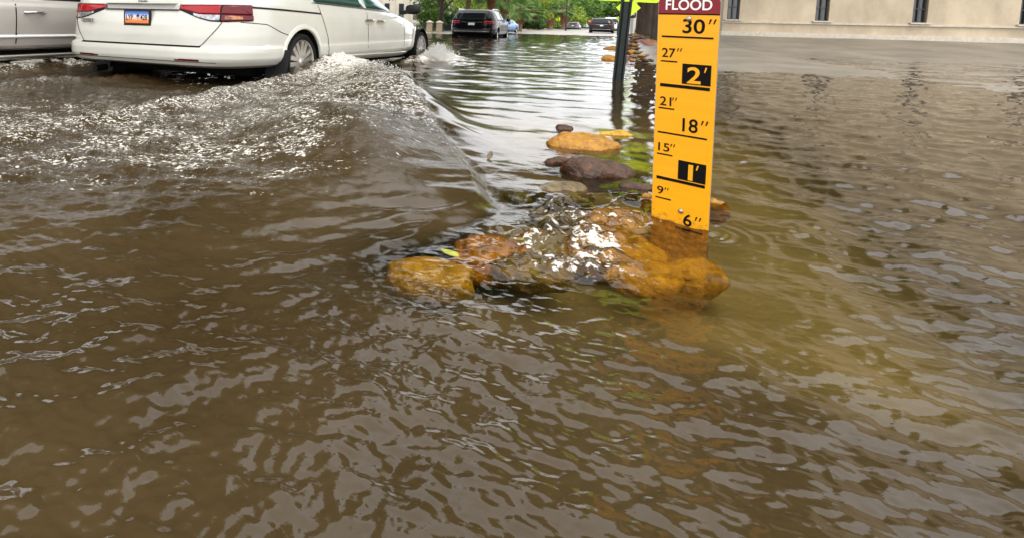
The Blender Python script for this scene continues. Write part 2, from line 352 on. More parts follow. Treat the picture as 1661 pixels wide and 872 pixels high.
h += np.where(csB < 0, 1.0, 0.0) * caB * 1.35 * toe * np.exp(-(np.maximum(cdB - 0.45, 0) / 0.5) ** 2) * smooth(0.0, 0.18, cpB) * smooth(1.0, 0.7, cpB) * smooth(0.95, 1.3, WY)
# slow undulations on the smooth face that bend the reflections
h += smooth_face * (0.010 * noise((WX + WY) / 0.5, (WX - WY) / 0.16, 9) + 0.004 * noise((WX + WY) / 0.2, (WX - WY) / 0.07, 10))
rid = lambda d, s_, a, wf, wb: a * np.where(s_ > 0, np.exp(-(d / wf) ** 2), np.exp(-(d / wb) ** 2))
rough_foam = 1 + 1.1 * noise(WX / 0.11, WY / 0.11, 12) + 0.8 * noise(WX / 0.05, WY / 0.05, 13)
h += rid(wd, wsd, wa, 0.22, 0.22) * (0.7 + 0.5 * rough_foam * 0.6) + rid(w2d, w2s, w2a, 0.2, 0.25) * (0.6 + 0.4 * rough_foam) + rid(td, ts, ta, 0.3, 0.3) * (0.6 + 0.4 * rough_foam) + rid(bd, bs, ba, 0.3, 0.3) * (0.6 + 0.4 * rough_foam)
h -= 0.035 * under
# white water tumbling over the stones beside the gauge
def blob(x, y, rx, ry):
    c_ = at_z(x, y); return np.exp(-(((WX - c_.x) / rx) ** 2 + ((WY - c_.y) / ry) ** 2))
rapid = np.clip(blob(908, 350, .08, .20) + 0.8 * blob(1005, 358, .13, .12) + 0.6 * blob(1015, 325, .10, .08) + blob(890, 405, .14, .13) + blob(955, 395, .10, .12) + 0.7 * blob(985, 440, .12, .07) + 0.5 * blob(800, 440, .08, .05), 0, 1)
h += rapid * (0.020 + 0.026 * noise(WX / 0.08, WY / 0.06, 14) + 0.016 * noise(WX / 0.035, WY / 0.03, 15))
h += smooth(0.35, 0.8, WX) * near * (0.011 * noise(WX / 0.16 + warp, WY / 0.12, 16) + 0.0055 * noise(WX / 0.07 + warp, WY / 0.045, 19) + 0.0025 * noise(WX / 0.03, WY / 0.02, 20))
h += smooth(1.7, 1.0, Rm) * (0.0045 * noise(WX / 0.11 + warp, WY / 0.085, 17) + 0.0030 * noise(WX / 0.05, WY / 0.034 + warp, 18) + 0.0014 * noise(WX / 0.022, WY / 0.015 + warp, 25))
gd = np.hypot(WX - 0.3425 - np.clip((WX - 0.3425) * 0.883 - (WY - 1.9265) * 0.47, -.08, .08) * 0.883, WY - 1.9265 + np.clip((WX - 0.3425) * 0.883 - (WY - 1.9265) * 0.47, -.08, .08) * 0.47)
h += 0.006 * np.exp(-gd / 0.012) + 0.004 * np.exp(-gd / 0.10) * np.sin(gd / 0.0075 + 2 * noise(WX / .05, WY / .05, 41))
# wheels throw the water up
for wy in (1.07, 5.0):
    c_ = VAN_O + VR * (VHW + 0.1) + VF * (wy + 0.35); g = np.exp(-(((lx - VHW - 0.12) / 0.28) ** 2 + ((ly - wy - 0.40) / 0.38) ** 2)); h += (0.10 if wy < 2 else 0.05) * g * (0.7 + 0.5 * rough_foam)
wheel1 = np.exp(-(((lx - VHW - 0.2) / 0.45) ** 2 + ((ly - 1.5) / 0.65) ** 2)); wheel2 = np.exp(-(((lx - VHW - 0.25) / 0.5) ** 2 + ((ly - 5.4) / 0.8) ** 2))
# foam amount
nf = 0.5 + 0.5 * noise(WX / 0.30, WY / 0.22 + warp, 21) + 0.35 * noise(WX / 0.09, WY / 0.07, 22)
crestband = np.exp(-(cd / 0.35) ** 2) * smooth(0.55, 0.25, cp) * (cs < 0.5)
foam = 0.16 * crestband * smooth(0.5, 0.05, cp) + 0.62 * churn * smooth(2.6, 0.3, cd) * smooth(2.3, 3.6, WY) + 0.80 * np.exp(-(wd / np.interp(wp, [0, .3, 1], [.34, .20, .14])) ** 2) * smooth(1.0, 0.45, wp) + 0.7 * np.exp(-(w2d / 0.2) ** 2) * (1 - w2p) + 0.85 * np.exp(-(td / 0.24) ** 2) + 1.2 * np.exp(-(bd / 0.4) ** 2) * (1 - 0.6 * bpar) + 0.85 * wheel1 + 1.0 * wheel2
foam += 0.34 * streetside * smooth(3.6, 0.8, np.abs(ly + 0.6)) + 0.42 * streetside * smooth(0.9, 1.8, WY) * smooth(3.4, 2.0, WY) + 0.80 * rapid
ragged = smooth(-0.16, 0.10, -cs * cd + 0.16 * noise(WX / 0.22, WY / 0.18, 23) + 0.10 * noise(WX / 0.08, WY / 0.07, 24))
foam += 0.68 * ragged * np.exp(-(cd / 0.20) ** 2) * smooth(0.42, 0.22, cp)
foam = np.clip(np.minimum(foam * (0.25 + 1.0 * nf), 0.58 + 0.34 * np.clip(wheel1 + wheel2 + np.exp(-(bd / 0.4) ** 2) * 0.8 + np.exp(-(td / 0.2) ** 2) + 0.8 * rapid, 0, 1)), 0, 1) * (1 - under * 0.9)
clear = (1 - left) * smooth(7.5, 3.6, WY) * smooth(1.08, 1.38, WY + 0.25 * np.abs(WX - 0.1)) * smooth(1.0, 0.45, WX - 0.12 * WY)
clear = clear * np.maximum(smooth(0.08, 0.45, cd), smooth(0.50, 0.62, cp)); clear = np.clip(clear * 0.9 + 0.55 * blob(690, 425, .22, .14), 0, 1)
V = np.stack([WX.ravel(), WY.ravel(), h.ravel()], 1); na = len(ang)
ii = np.arange(len(rad) - 1)[:, None] * na + np.arange(na - 1)[None, :]
F = np.stack([ii, ii + 1, ii + na + 1, ii + na], -1).reshape(-1, 4)
wme = numpy_mesh('flood_water', V, F)
for nm, ar in (('foam', foam), ('clear', clear), ('churn', np.clip(churn + 0.5 * streetside, 0, 1)), ('calm', np.clip(smooth_face + 0.9 * mid, 0, 1))):
    at_ = wme.attributes.new(nm, 'FLOAT', 'POINT'); at_.data.foreach_set('value', ar.ravel().astype(np.float32))
wm = bpy.data.materials.new('muddy flood water'); wm.use_nodes = True; nt = wm.node_tree; N = nt.nodes; L = nt.links; N.clear()
def nn(t, **k):
    n_ = N.new(t)
    for a, b in k.items(): setattr(n_, a, b)
    return n_
def mth(op, a, b=None):
    n_ = nn('ShaderNodeMath', operation=op)
    for i, x in enumerate((a, b)):
        if x is None: continue
        if isinstance(x, (int, float)): n_.inputs[i].default_value = x
        else: L.new(x, n_.inputs[i])
    return n_.outputs[0]
def attr(s_): a = nn('ShaderNodeAttribute', attribute_name=s_); return a.outputs['Fac']
out = nn('ShaderNodeOutputMaterial'); tc = nn('ShaderNodeTexCoord')
def ntex(scale, detail, sx=(1, 1, 1), rough=0.55):
    mp = nn('ShaderNodeMapping'); mp.inputs['Scale'].default_value = sx; L.new(tc.outputs['Object'], mp.inputs['Vector'])
    n_ = nn('ShaderNodeTexNoise'); n_.inputs['Scale'].default_value = scale; n_.inputs['Detail'].default_value = detail; n_.inputs['Roughness'].default_value = rough
    L.new(mp.outputs[0], n_.inputs['Vector']); return n_.outputs['Fac']
a_foam, a_clear, a_churn, a_calm = attr('foam'), attr('clear'), attr('churn'), attr('calm')
b1 = nn('ShaderNodeBump'); b1.inputs['Distance'].default_value = 0.012; L.new(ntex(9, 4, (1, 1.3, 1)), b1.inputs['Height']); L.new(mth('SUBTRACT', 0.30, mth('MULTIPLY', a_calm, 0.26)), b1.inputs['Strength'])
b2 = nn('ShaderNodeBump'); b2.inputs['Distance'].default_value = 0.010; L.new(ntex(38, 5, (1, 1.2, 1), 0.65), b2.inputs['Height']); L.new(mth('ADD', 0.05, mth('MULTIPLY', a_churn, 0.75)), b2.inputs['Strength']); L.new(b1.outputs[0], b2.inputs['Normal'])
nrm = b2.outputs[0]
mudr = nn('ShaderNodeValToRGB'); mudr.color_ramp.elements[0].position = 0.3; mudr.color_ramp.elements[0].color = (0.031, 0.0195, 0.0075, 1); mudr.color_ramp.elements[1].position = 0.7; mudr.color_ramp.elements[1].color = (0.056, 0.037, 0.0155, 1)
L.new(ntex(1.6, 5), mudr.inputs['Fac'])
mud = nn('ShaderNodeBsdfDiffuse'); L.new(mudr.outputs[0], mud.inputs['Color']); L.new(nrm, mud.inputs['Normal'])
tr = nn('ShaderNodeBsdfTransparent'); tr.inputs['Color'].default_value = (0.93, 0.81, 0.46, 1)
body = nn('ShaderNodeMixShader'); L.new(a_clear, body.inputs[0]); L.new(mud.outputs[0], body.inputs[1]); L.new(tr.outputs[0], body.inputs[2])
gl = nn('ShaderNodeBsdfGlossy'); gl.inputs['Roughness'].default_value = 0.03; L.new(nrm, gl.inputs['Normal'])
fr = nn('ShaderNodeFresnel'); fr.inputs['IOR'].default_value = 1.40; L.new(nrm, fr.inputs['Normal'])
wsh = nn('ShaderNodeMixShader'); L.new(fr.outputs[0], wsh.inputs[0]); L.new(body.outputs[0], wsh.inputs[1]); L.new(gl.outputs[0], wsh.inputs[2])
# foam: flecks where a fine noise rises above what the foam amount leaves
fn = mth('ADD', mth('MULTIPLY', ntex(42, 5, (1, 1.5, 1), 0.72), 0.8), mth('MULTIPLY', ntex(12, 4, (1, 1.5, 1), 0.6), 0.2))
thr = mth('SUBTRACT', 0.70, mth('MULTIPLY', a_foam, 0.30))
fk = nn('ShaderNodeMapRange'); L.new(mth('SUBTRACT', fn, thr), fk.inputs['Value']); fk.inputs['From Min'].default_value = 0.0; fk.inputs['From Max'].default_value = 0.045
fcol = nn('ShaderNodeBsdfDiffuse'); fcol.inputs['Color'].default_value = (0.66, 0.62, 0.54, 1); L.new(nrm, fcol.inputs['Normal'])
fin = nn('ShaderNodeMixShader'); L.new(mth('MULTIPLY', fk.outputs[0], 0.92), fin.inputs[0]); L.new(wsh.outputs[0], fin.inputs[1]); L.new(fcol.outputs[0], fin.inputs[2])
L.new(fin.outputs[0], out.inputs['Surface'])
water = struct(link('flood_water', wme, wm, smooth=180))

# ------------------------------------------------------------------ vehicles
class Body:
    """a car body as stacked plan outlines: each level has half width, rear y and front y; corners follow a superellipse"""
    def __init__(s, levels, nr=7.0, nf=4.0):
        a = np.array(levels, float); s.a = a; s.nr, s.nf = nr, nf
    def lv(s, z): a = s.a; return [float(np.interp(z, a[:, 0], a[:, k])) for k in (1, 2, 3)]
    def side_x(s, y, z):
        hb, yr, yf = s.lv(z); yc = (yr + yf) / 2; n = s.nr if y < yc else s.nf
        q = min(0.9999, abs((y - yc) / ((yf - yr) / 2))); return hb * (1 - q ** n) ** (1 / n)
    def rear_y(s, x, z):
        hb, yr, yf = s.lv(z); yc = (yr + yf) / 2; q = min(0.9999, abs(x / hb)); return yc - (yf - yr) / 2 * (1 - q ** s.nr) ** (1 / s.nr)
    def front_y(s, x, z):
        hb, yr, yf = s.lv(z); yc = (yr + yf) / 2; q = min(0.9999, abs(x / hb)); return yc + (yf - yr) / 2 * (1 - q ** s.nf) ** (1 / s.nf)
    def mesh(s, nth=160, sub=4):
        zs = []
        for i in range(len(s.a) - 1): zs += list(np.linspace(s.a[i, 0], s.a[i + 1, 0], sub, endpoint=False))
        zs.append(s.a[-1, 0]); mb = MB(); rows = []
        th = np.linspace(0, 2 * np.pi, nth, endpoint=False)
        for z in zs:
            hb, yr, yf = s.lv(z); yc = (yr + yf) / 2; hl = (yf - yr) / 2
            for t in th:
                c_, s_ = math.cos(t), math.sin(t); n = s.nr if c_ > 0 else s.nf
                # remapped so that points crowd into the corners
                x = hb * math.copysign(abs(s_) ** (2 / n), s_); y = yc - hl * math.copysign(abs(c_) ** (2 / n), c_); mb.v.append((x, y, z))
        k = len(zs)
        for i in range(k - 1):
            for j in range(nth): mb.f.append((i * nth + j, i * nth + (j + 1) % nth, (i + 1) * nth + (j + 1) % nth, (i + 1) * nth + j))
        mb.f.append(tuple(range(nth - 1, -1, -1))); mb.f.append(tuple((k - 1) * nth + j for j in range(nth)))
        return mb
    # patches that hug the surface
    def side(s, y0, y1, zb, zt, off=0.004, sg=1, nu=14, nv=4):
        mb = MB(); rows = []
        for i in range(nv + 1):
            row = []
            for j in range(nu + 1):
                t = j / nu; y = y0 + (y1 - y0) * t; b = zb(y) if callable(zb) else zb; e = zt(y) if callable(zt) else zt
                z = b + (e - b) * i / nv; row.append(Vector((sg * (s.side_x(y, z) + off), y, z)))
            rows.append(row if sg > 0 else row[::-1])
        return mb.sheet(rows, Vector((-sg * 0.03, 0, 0)))
    def rear(s, x0, x1, zb, zt, off=0.004, nu=14, nv=4):
        mb = MB(); rows = []
        for i in range(nv + 1):
            row = []
            for j in range(nu + 1):
                x = x0 + (x1 - x0) * j / nu; b = zb(x) if callable(zb) else zb; e = zt(x) if callable(zt) else zt
                z = b + (e - b) * i / nv; row.append(Vector((x, s.rear_y(x, z) - off, z)))
            rows.append(row)
        return mb.sheet(rows, Vector((0, 0.03, 0)))
    def wrap(s, x0, y1, tz, zb, zt, off=0.004, sg=1, xs=0.90, nu=26, nv=6, t0=0.0, t1=1.0):
        """round the rear corner: from x0 on the rear to y1 on the side; heights interpolated over tz in 0..1"""
        hb, yr, yf = s.lv(0.5 * (zb[0] + zt[0])); xe = xs * hb; ye = s.rear_y(xe, zt[0]); l1 = xe - x0; l2 = max(0.02, y1 - ye) + (hb - xe); tt = l1 / (l1 + l2)
        rows = []
        for i in range(nv + 1):
            row = []
            for j in range(nu + 1):
                t = t0 + (t1 - t0) * j / nu; b = float(np.interp(t, tz, zb)); e = float(np.interp(t, tz, zt)); z = b + (e - b) * i / nv
                if t <= tt: x = x0 + l1 * t / tt; y = s.rear_y(x, z)
                else: y = ye + (y1 - ye) * (t - tt) / (1 - tt); x = s.side_x(y, z)
                hb2, yr2, yf2 = s.lv(z); yc = (yr2 + yf2) / 2; hl = (yf2 - yr2) / 2
                nx_ = (max(1e-6, x / hb2) ** (s.nr - 1)) / hb2; ny_ = -(max(1e-6, (yc - y) / hl) ** (s.nr - 1)) / hl; q = math.hypot(nx_, ny_)
                row.append(Vector((sg * (x + off * nx_ / q), y + off * ny_ / q, z)))
            rows.append(row if sg > 0 else row[::-1])
        return MB().sheet(rows, Vector((-sg * 0.02, 0.02, 0)))

def cut_body(mb, cuts, name, mt, parent):
    """body mesh with wheel arches cut through by cylinders"""
    o = mb.build(name, mt, None); ccs = []
    for (y, z, r_, x0, x1) in cuts:
        c = MB().lathe([(r_, x0), (r_, x1)], 40, 'x', (0, y, z)).build('cutter', None)
        md = o.modifiers.new('arch', 'BOOLEAN'); md.operation = 'DIFFERENCE'; md.object = c; md.solver = 'EXACT'; ccs.append(c)
    dg = bpy.context.evaluated_depsgraph_get(); me = bpy.data.meshes.new_from_object(o.evaluated_get(dg))
    old = o.data; bpy.data.objects.remove(o); bpy.data.meshes.remove(old)
    for c in ccs: bpy.data.objects.remove(c)
    me.name = name
    return link(name, me, mt, parent, smooth=32)

def make_wheel(parent, pos, r_, rim, width, sg, spokes=7, rot=0.0):
    """tyre and spoked rim; the axle runs along x, sg = +1 faces +x"""
    h = width / 2
    e = MB().lathe([(rim * 0.98, -h * .8), (r_ * .9, -h), (r_ * .985, -h * .75), (r_, -h * .4), (r_, h * .4), (r_ * .985, h * .75), (r_ * .9, h), (rim * 1.02, h * .86), (rim * 0.99, h * .6), (rim * 0.97, -h * .6)], 36, 'x').build('wheel', M_TYRE, parent, 40)
    e.location = pos
    mb = MB().lathe([(rim * .93, h * .2), (rim * .95, h * .80), (rim * 1.0, h * .90), (rim * 1.0, h * .72)], 36, 'x')
    mb.f = mb.f[:-2]
    for k in range(spokes):
        for dd in (-0.13, 0.13):
            g = 2 * math.pi * k / spokes + rot; d0 = Vector((0, math.cos(g), math.sin(g))); t0 = Vector((0, -math.sin(g), math.cos(g)))
            a = d0 * rim * 0.12 + t0 * dd * rim * 0.5; b = d0 * rim * 0.95 + t0 * dd * rim * 1.35; wd = rim * 0.075
            vs_ = []
            for q, xx, ww in ((a, h * .78, wd), (b, h * .74, wd * 1.5)):
                for sg2 in (-1, 1):
                    vs_ += [q + t0 * ww * sg2 + Vector((xx, 0, 0)), q + t0 * ww * sg2 * 1.25 + Vector((xx - h * .35, 0, 0))]
            mb.add(vs_, [(0, 2, 6, 4), (1, 5, 7, 3), (0, 4, 5, 1), (2, 3, 7, 6), (0, 1, 3, 2), (4, 6, 7, 5)])
    mb.lathe([(rim * .20, h * .3), (rim * .20, h * .82), (rim * .13, h * .9)], 16, 'x')
    rm = mb.build('rim', M_RIM, e, 40)
    MB().lathe([(rim * .92, -h * .3), (rim * .92, h * .12)], 24, 'x').build('brake_drum', M_TRIM, e)
    if sg < 0: e.rotation_euler = (0, 0, math.pi)
    return e

def text_mesh(s_, size, name, mt, parent, M, depth=0.0006, offset=0.0, sx=1.0, align='LEFT', spacing=1.0, shear=0.0):
    """flat lettering as a mesh: M maps text x, y, z to the parent's space"""
    cu_ = bpy.data.curves.new('t', 'FONT'); cu_.body = s_; cu_.size = size; cu_.extrude = depth; cu_.offset = offset; cu_.align_x = align; cu_.space_character = spacing; cu_.shear = shear
    o = bpy.data.objects.new('t', cu_); COL.objects.link(o); dg = bpy.context.evaluated_depsgraph_get()
    me = bpy.data.meshes.new_from_object(o.evaluated_get(dg)); bpy.data.objects.remove(o); bpy.data.curves.remove(cu_)
    me.transform(M @ Matrix.Diagonal((sx, 1, 1, 1))); me.name = name; me.materials.clear()
    return link(name, me, mt, parent)

# --- the white minivan
van = thing('minivan', 'white minivan with red tail lamps driving through the flood, nearest vehicle', 'minivan', VAN_O, -VD)
VB = Body([(.135, 1.16, .22, 5.30), (.145, 1.22, .10, 5.45), (.17, 1.275, .035, 5.56), (.21, 1.305, .008, 5.66), (.235, 1.318, .0, 5.69), (.30, 1.325, .0, 5.71), (.338, 1.325, .006, 5.71), (.350, 1.322, .028, 5.71), (.362, 1.320, .050, 5.71),
           (.45, 1.322, .052, 5.69), (.56, 1.320, .066, 5.60), (.62, 1.316, .080, 5.46), (.67, 1.310, .092, 5.20), (.72, 1.300, .105, 4.86), (.765, 1.290, .12, 4.50), (.80, 1.276, .13, 4.40), (.84, 1.255, .145, 4.30),
           (.98, 1.19, .21, 3.92), (1.12, 1.11, .29, 3.50), (1.21, 1.02, .36, 3.12), (1.255, .90, .46, 2.8), (1.275, .70, .7, 2.4), (1.285, .3, 1.2, 2.0)], 6.5, 4.0)
vbody = cut_body(VB.mesh(200, 4), [(1.08, .185, .345, .75, 1.6), (5.0, .185, .345, .75, 1.6), (1.08, .185, .345, -1.6, -.75), (5.0, .185, .345, -1.6, -.75)], 'body', M_PAINT_W, van)
for sg in (1, -1):
    for wy in (1.08, 5.0):
        make_wheel(van, (sg * (VHW - 0.13), wy, .175), .312, .240, .22, sg, 7, 0.35)
        # dark arch liner, open below
        mb = MB(); n = 22; r0 = .343
        for xx in (VHW - .02, .78):
            for j in range(n + 1):
                g = math.pi * (-0.12 + 1.24 * j / n); mb.v.append((sg * xx, wy + r0 * math.cos(g), .185 + r0 * math.sin(g)))
        for j in range(n): mb.f.append((j, j + 1, n + 2 + j, n + 1 + j))
        mb.v.append((sg * .78, wy, .1)); q = len(mb.v) - 1
        for j in range(n): mb.f.append((n + 1 + j, n + 2 + j, q))
        mb.build('wheel_arch_liner', M_SEAM, van)
        # raised lip round the arch
        mb = MB(); rows = []
        for rr, oo in ((.345, -.004), (.352, .010), (.385, .008), (.40, .001)):
            row = []
            for j in range(29):
                g = math.pi * (-0.02 + 1.04 * j / 28); y = wy + rr * math.cos(g); z = max(.15, .185 + rr * math.sin(g)); row.append(Vector((sg * (VB.side_x(y, z) + oo), y, z)))
            rows.append(row if sg < 0 else row[::-1])
        mb.sheet(rows).build('arch_lip', M_PAINT_W, van, 60)
    MB().box((sg * (VHW - .10), .70, .17), (.24, .03, .30), Matrix.Rotation(R(-14), 3, 'X')).build('mud_flap', M_TRIM, van)
    # glass, rail, sill, seams
    belt = lambda y: np.interp(y, [.3, 1.35, 2.6, 3.8, 4.3], [.835, .822, .800, .772, .765])
    VB.side(.45, 1.30, lambda y: belt(y) + .03, 1.16, .003, sg).build('rear_quarter_window', M_GLASS, van, 180)
    VB.side(1.36, 2.66, lambda y: belt(y) + .012, 1.17, .003, sg).build('sliding_door_window', M_GLASS_G, van, 180)
    VB.side(2.74, 3.78, lambda y: belt(y) + .010, lambda y: min(1.17, 1.17 - max(0, y - 3.1) * .55), .003, sg).build('front_door_window', M_GLASS_G, van, 180)
    VB.side(1.30, 3.95, lambda y: belt(y) - .004, lambda y: belt(y) + .012, .007, sg, 30, 1).build('belt_trim', M_CHROME_D, van, 180)
    VB.side(.26, 1.44, lambda y: np.interp(y, [.24, 1.44], [.737, .704]) - .008, lambda y: np.interp(y, [.24, 1.44], [.737, .704]) + .010, .004, sg, 24, 1).build('slide_rail', M_TRIM, van, 180)
    for (ya, za, yb, zb_) in ((1.41, .80, 1.47, .66), (1.47, .66, 1.60, .42), (1.60, .42, 1.63, .17), (2.70, .80, 2.72, .2), (4.05, .76, 4.12, .55), (4.12, .55, 4.10, .16)):
        mb = MB(); rows = []
        for dz in (-.5, .5):
            rows.append([Vector((sg * (VB.side_x(ya + (yb - ya) * t, za + (zb_ - za) * t) + .0025), ya + (yb - ya) * t + dz * .011, za + (zb_ - za) * t)) for t in np.linspace(0, 1, 8)])
        mb.sheet(rows if sg < 0 else [r_[::-1] for r_ in rows]).build('door_seam', M_SEAM, van)
    VB.side(.24, .80, lambda y: np.interp(y, [.24, .5, .68, .80], [.592, .575, .50, .47]) - .004, lambda y: np.interp(y, [.24, .5, .68, .80], [.592, .575, .50, .47]) + .003, .0025, sg, 20, 1).build('bumper_seam', M_SEAM, van)
    mb = MB(); rows = []
    for zz, oo in ((.205, .0), (.195, .022), (.165, .032), (.135, .02)):
        rows.append([Vector((sg * (VB.side_x(y, max(.15, zz)) + oo * min(1, (y - 1.55) * 3, (4.42 - y) * 3)), y, zz + np.interp(y, [1.55, 2.1, 4.4], [-.02, .005, -.03]))) for y in np.linspace(1.56, 4.41, 24)])
    mb.sheet(rows if sg < 0 else [r_[::-1] for r_ in rows]).build('sill_moulding', M_PAINT_W, van, 60)
    for y0 in (2.60, 2.98):
        pr = [Vector((sg * (VB.side_x(y0 + t * .30, .645) + .012 + .026 * math.sin(math.pi * t)), y0 + t * .30, .652 - .025 * (y0 - 2.5))) for t in np.linspace(0, 1, 9)]
        mb = MB().tube(pr, .013, 8); d_ = mb.build('door_handle', M_CHROME, van, 60)
        VB.side(y0 + .04, y0 + .24, .60 - .02 * (y0 - 2.5), .645 - .02 * (y0 - 2.5), .002, sg, 6, 2).build('handle_recess', M_PAINT_S, d_)
    # mirror
    mb = MB(); bm = bmesh.new(); bmesh.ops.create_uvsphere(bm, u_segments=18, v_segments=12, radius=1)
    for v in bm.verts:
        co = v.co.copy(); sq = lambda q: math.copysign(abs(q) ** .7, q); v.co = Vector((sq(co.x) * .12, sq(co.y) * .075, sq(co.z) * .075))
    bm.verts.index_update(); mb.add([v.co + Vector((sg * (VHW + .15), 4.02, .835)) for v in bm.verts], [[v.index for v in f.verts] for f in bm.faces]); bm.free()
    mb.tube([(sg * (VHW - .08), 4.10, .785), (sg * (VHW + .08), 4.05, .80)], [.035, .03], 8)
    mb.build('door_mirror', M_TRIM, van, 60)
    # tail lamp: rear part on the tailgate, outer part on the wing
    tz = [0, .30, .45, .62, .86, 1.0]; zb_ = [.705, .628, .602, .598, .612, .70]; zt_ = [.742, .745, .746, .748, .752, .745]
    lamp = VB.wrap(.50, .26, tz, [a - .008 for a in zb_], [a + .006 for a in zt_], .006, sg).build('tail_lamp', M_TRIM, van, 180)
    VB.wrap(.50, .26, tz, [np.interp(t, [0, .2, .9, 1], [.712, .665, .66, .72]) for t in tz], zt_, .014, sg, t0=.02, t1=.555).build('red_lens', M_RED, lamp, 180)
    VB.wrap(.50, .26, tz, [np.interp(t, [0, .2, .9, 1], [.712, .672, .66, .72]) for t in tz], zt_, .014, sg, t0=.575, t1=.99).build('brake_lens', M_REDD, lamp, 180)
    VB.wrap(.50, .26, tz, zb_, [np.interp(t, [0, .2, .9, 1], [.712, .660, .655, .70]) for t in tz], .012, sg, t0=.22, t1=.555).build('reversing_lens', M_CLEAR, lamp, 180)
    VB.wrap(.50, .26, tz, zb_, [np.interp(t, [0, .2, .9, 1], [.712, .667, .655, .70]) for t in tz], .012, sg, t0=.575, t1=.84).build('wing_lens', M_REDD, lamp, 180)
    VB.wrap(.50, .26, tz, [a + .012 for a in zb_], [np.interp(t, [0, .2, .9, 1], [.700, .655, .643, .69]) for t in tz], .0145, sg, t0=.61, t1=.76).build('indicator_lens', M_AMBER, lamp, 180)
    a0, a1 = (sg * .52, sg * .80) if sg > 0 else (sg * .80, sg * .52)
    VB.rear(a0, a1, .212, lambda x: .232 if abs(x) > .56 else .225, .006, 8, 2).build('rear_reflector', M_REDD, van)
    mb = MB(); rows = []
    for dz in (-.5, .5): rows.append([Vector((sg * (x + dz * .010), VB.rear_y(x, z) - .003, z)) for x, z in [(.985 - .2 * t ** 1.3, .60 - .245 * t) for t in np.linspace(0, 1, 10)]])
    mb.sheet(rows if sg > 0 else rows[::-1]).build('tailgate_seam', M_SEAM, van)
VB.rear(-.80, .80, .344, .360, .002, 30, 2).build('tailgate_gap', M_SEAM, van)
VB.rear(-.96, .96, .200, .206, .002, 30, 1).build('bumper_crease', M_SEAM, van)
VB.rear(-.50, .50, .690, .757, .016, 20, 4).build('tailgate_garnish', M_CHROME_D, van, 180)
VB.rear(-.62, .62, .83, 1.13, .004, 20, 8).build('rear_window', M_GLASS, van, 180)
VB.rear(-1.02, 1.02, .135, .16, .0, 24, 2).build('bumper_valance', M_TRIM, van, 180)
MB().tube([(-.75, .30, .06), (-.75, .16, .055)], .035, 10).build('exhaust_pipe', M_TRIM, van)
MB().box((0, 2.9, .085), (1.9, 4.6, .11), bev=.03).build('underbody', M_SEAM, van)
wsr = [[Vector((x, VB.front_y(x, z) + .003, z + .002)) for x in np.linspace(-1, 1, 15)] for z in np.linspace(.85, 1.17, 6)]
MB().sheet([r_[::-1] for r_ in wsr]).build('windscreen', M_GLASS, van, 180)
for sg in (1, -1):
    fl = [[Vector((sg * x, VB.front_y(x, z) + .006, z)) for x in np.linspace(.72, 1.20, 10)] for z in np.linspace(.50, .60, 4)]
    MB().sheet(fl if sg < 0 else [r_[::-1] for r_ in fl]).build('headlight', M_CLEAR, van, 180)
# badge, emblem and number plate
py = VB.rear_y(0, .61) - .012
plate = MB().box((-.02, py, .612), (.362, .016, .158), bev=.005).build('number_plate', M_TRIM, van)
pm = bpy.data.materials.new('plate print'); pm.use_nodes = True; nt = pm.node_tree; pr_ = nt.nodes['Principled BSDF']; pr_.inputs['Roughness'].default_value = .4
tcn = nt.nodes.new('ShaderNodeTexCoord'); sx_ = nt.nodes.new('ShaderNodeSeparateXYZ'); rpn = nt.nodes.new('ShaderNodeValToRGB'); e = rpn.color_ramp.elements
e[0].position = 0.0; e[0].color = (.70, .16, .03, 1); e[1].position = 1.0; e[1].color = (.03, .07, .32, 1)
for ps, cc in ((.22, (.75, .22, .05, 1)), (.42, (.75, .55, .42, 1)), (.62, (.62, .66, .74, 1)), (.80, (.10, .20, .55, 1))): q = e.new(ps); q.color = cc
nt.links.new(tcn.outputs['Generated'], sx_.inputs[0]); nt.links.new(sx_.outputs['Z'], rpn.inputs['Fac']); nt.links.new(rpn.outputs[0], pr_.inputs['Base Color'])
MB().box((-.02, py - .0085, .616), (.315, .003, .118)).build('plate_face', pm, plate)
RX = Matrix.Rotation(R(90), 4, 'X')
def rear_T(x, z, y): return Matrix.Translation((x, y, z)) @ RX
yp = py - .0112
for s_, x in (('LYP', -.168), ('428', .030)): text_mesh(s_, .078, 'plate_lettering', M_BLACK, plate, rear_T(x, .588, yp), sx=.78, offset=.0008)
mb = MB().prism([(-.004, -.025), (.004, -.025), (.003, 0), (.026, -.006), (.014, .004), (.028, .014), (.012, .014), (.016, .030), (.002, .018), (-.012, .030), (-.012, .014), (-.028, .014), (-.014, .004), (-.026, -.006), (-.003, 0)], 0, .001)
mb.v = [(x - .002, yp - z, .622 + y) for x, y, z in mb.v]; mb.build('plate_palm_emblem', M_NAVY, plate)
text_mesh('ODYSSEY', .052, 'model_lettering', M_CHROME_D, van, Matrix.Translation((-.84, VB.rear_y(-.76, .575) - .006, .555)) @ Matrix.Rotation(R(-9), 4, 'Z') @ RX, depth=.003, sx=1.05, offset=.001)
mb = MB(); ey = VB.rear_y(0, .80) - .02
for x0, z0, x1, z1 in ((-.05, .845, -.06, .775), (.05, .845, .06, .775), (-.03, .835, -.024, .785), (.03, .835, .024, .785)): mb.tube([(x0, ey, z0), (x1, ey + .012, z1)], .006, 6)
mb.tube([(-.05, ey, .845), (.05, ey, .845)], .006, 6).tube([(-.06, ey + .012, .775), (.06, ey + .012, .775)], .006, 6).tube([(-.028, ey + .005, .81), (.028, ey + .005, .81)], .006, 6)
mb.build('tailgate_emblem', M_CHROME, van)

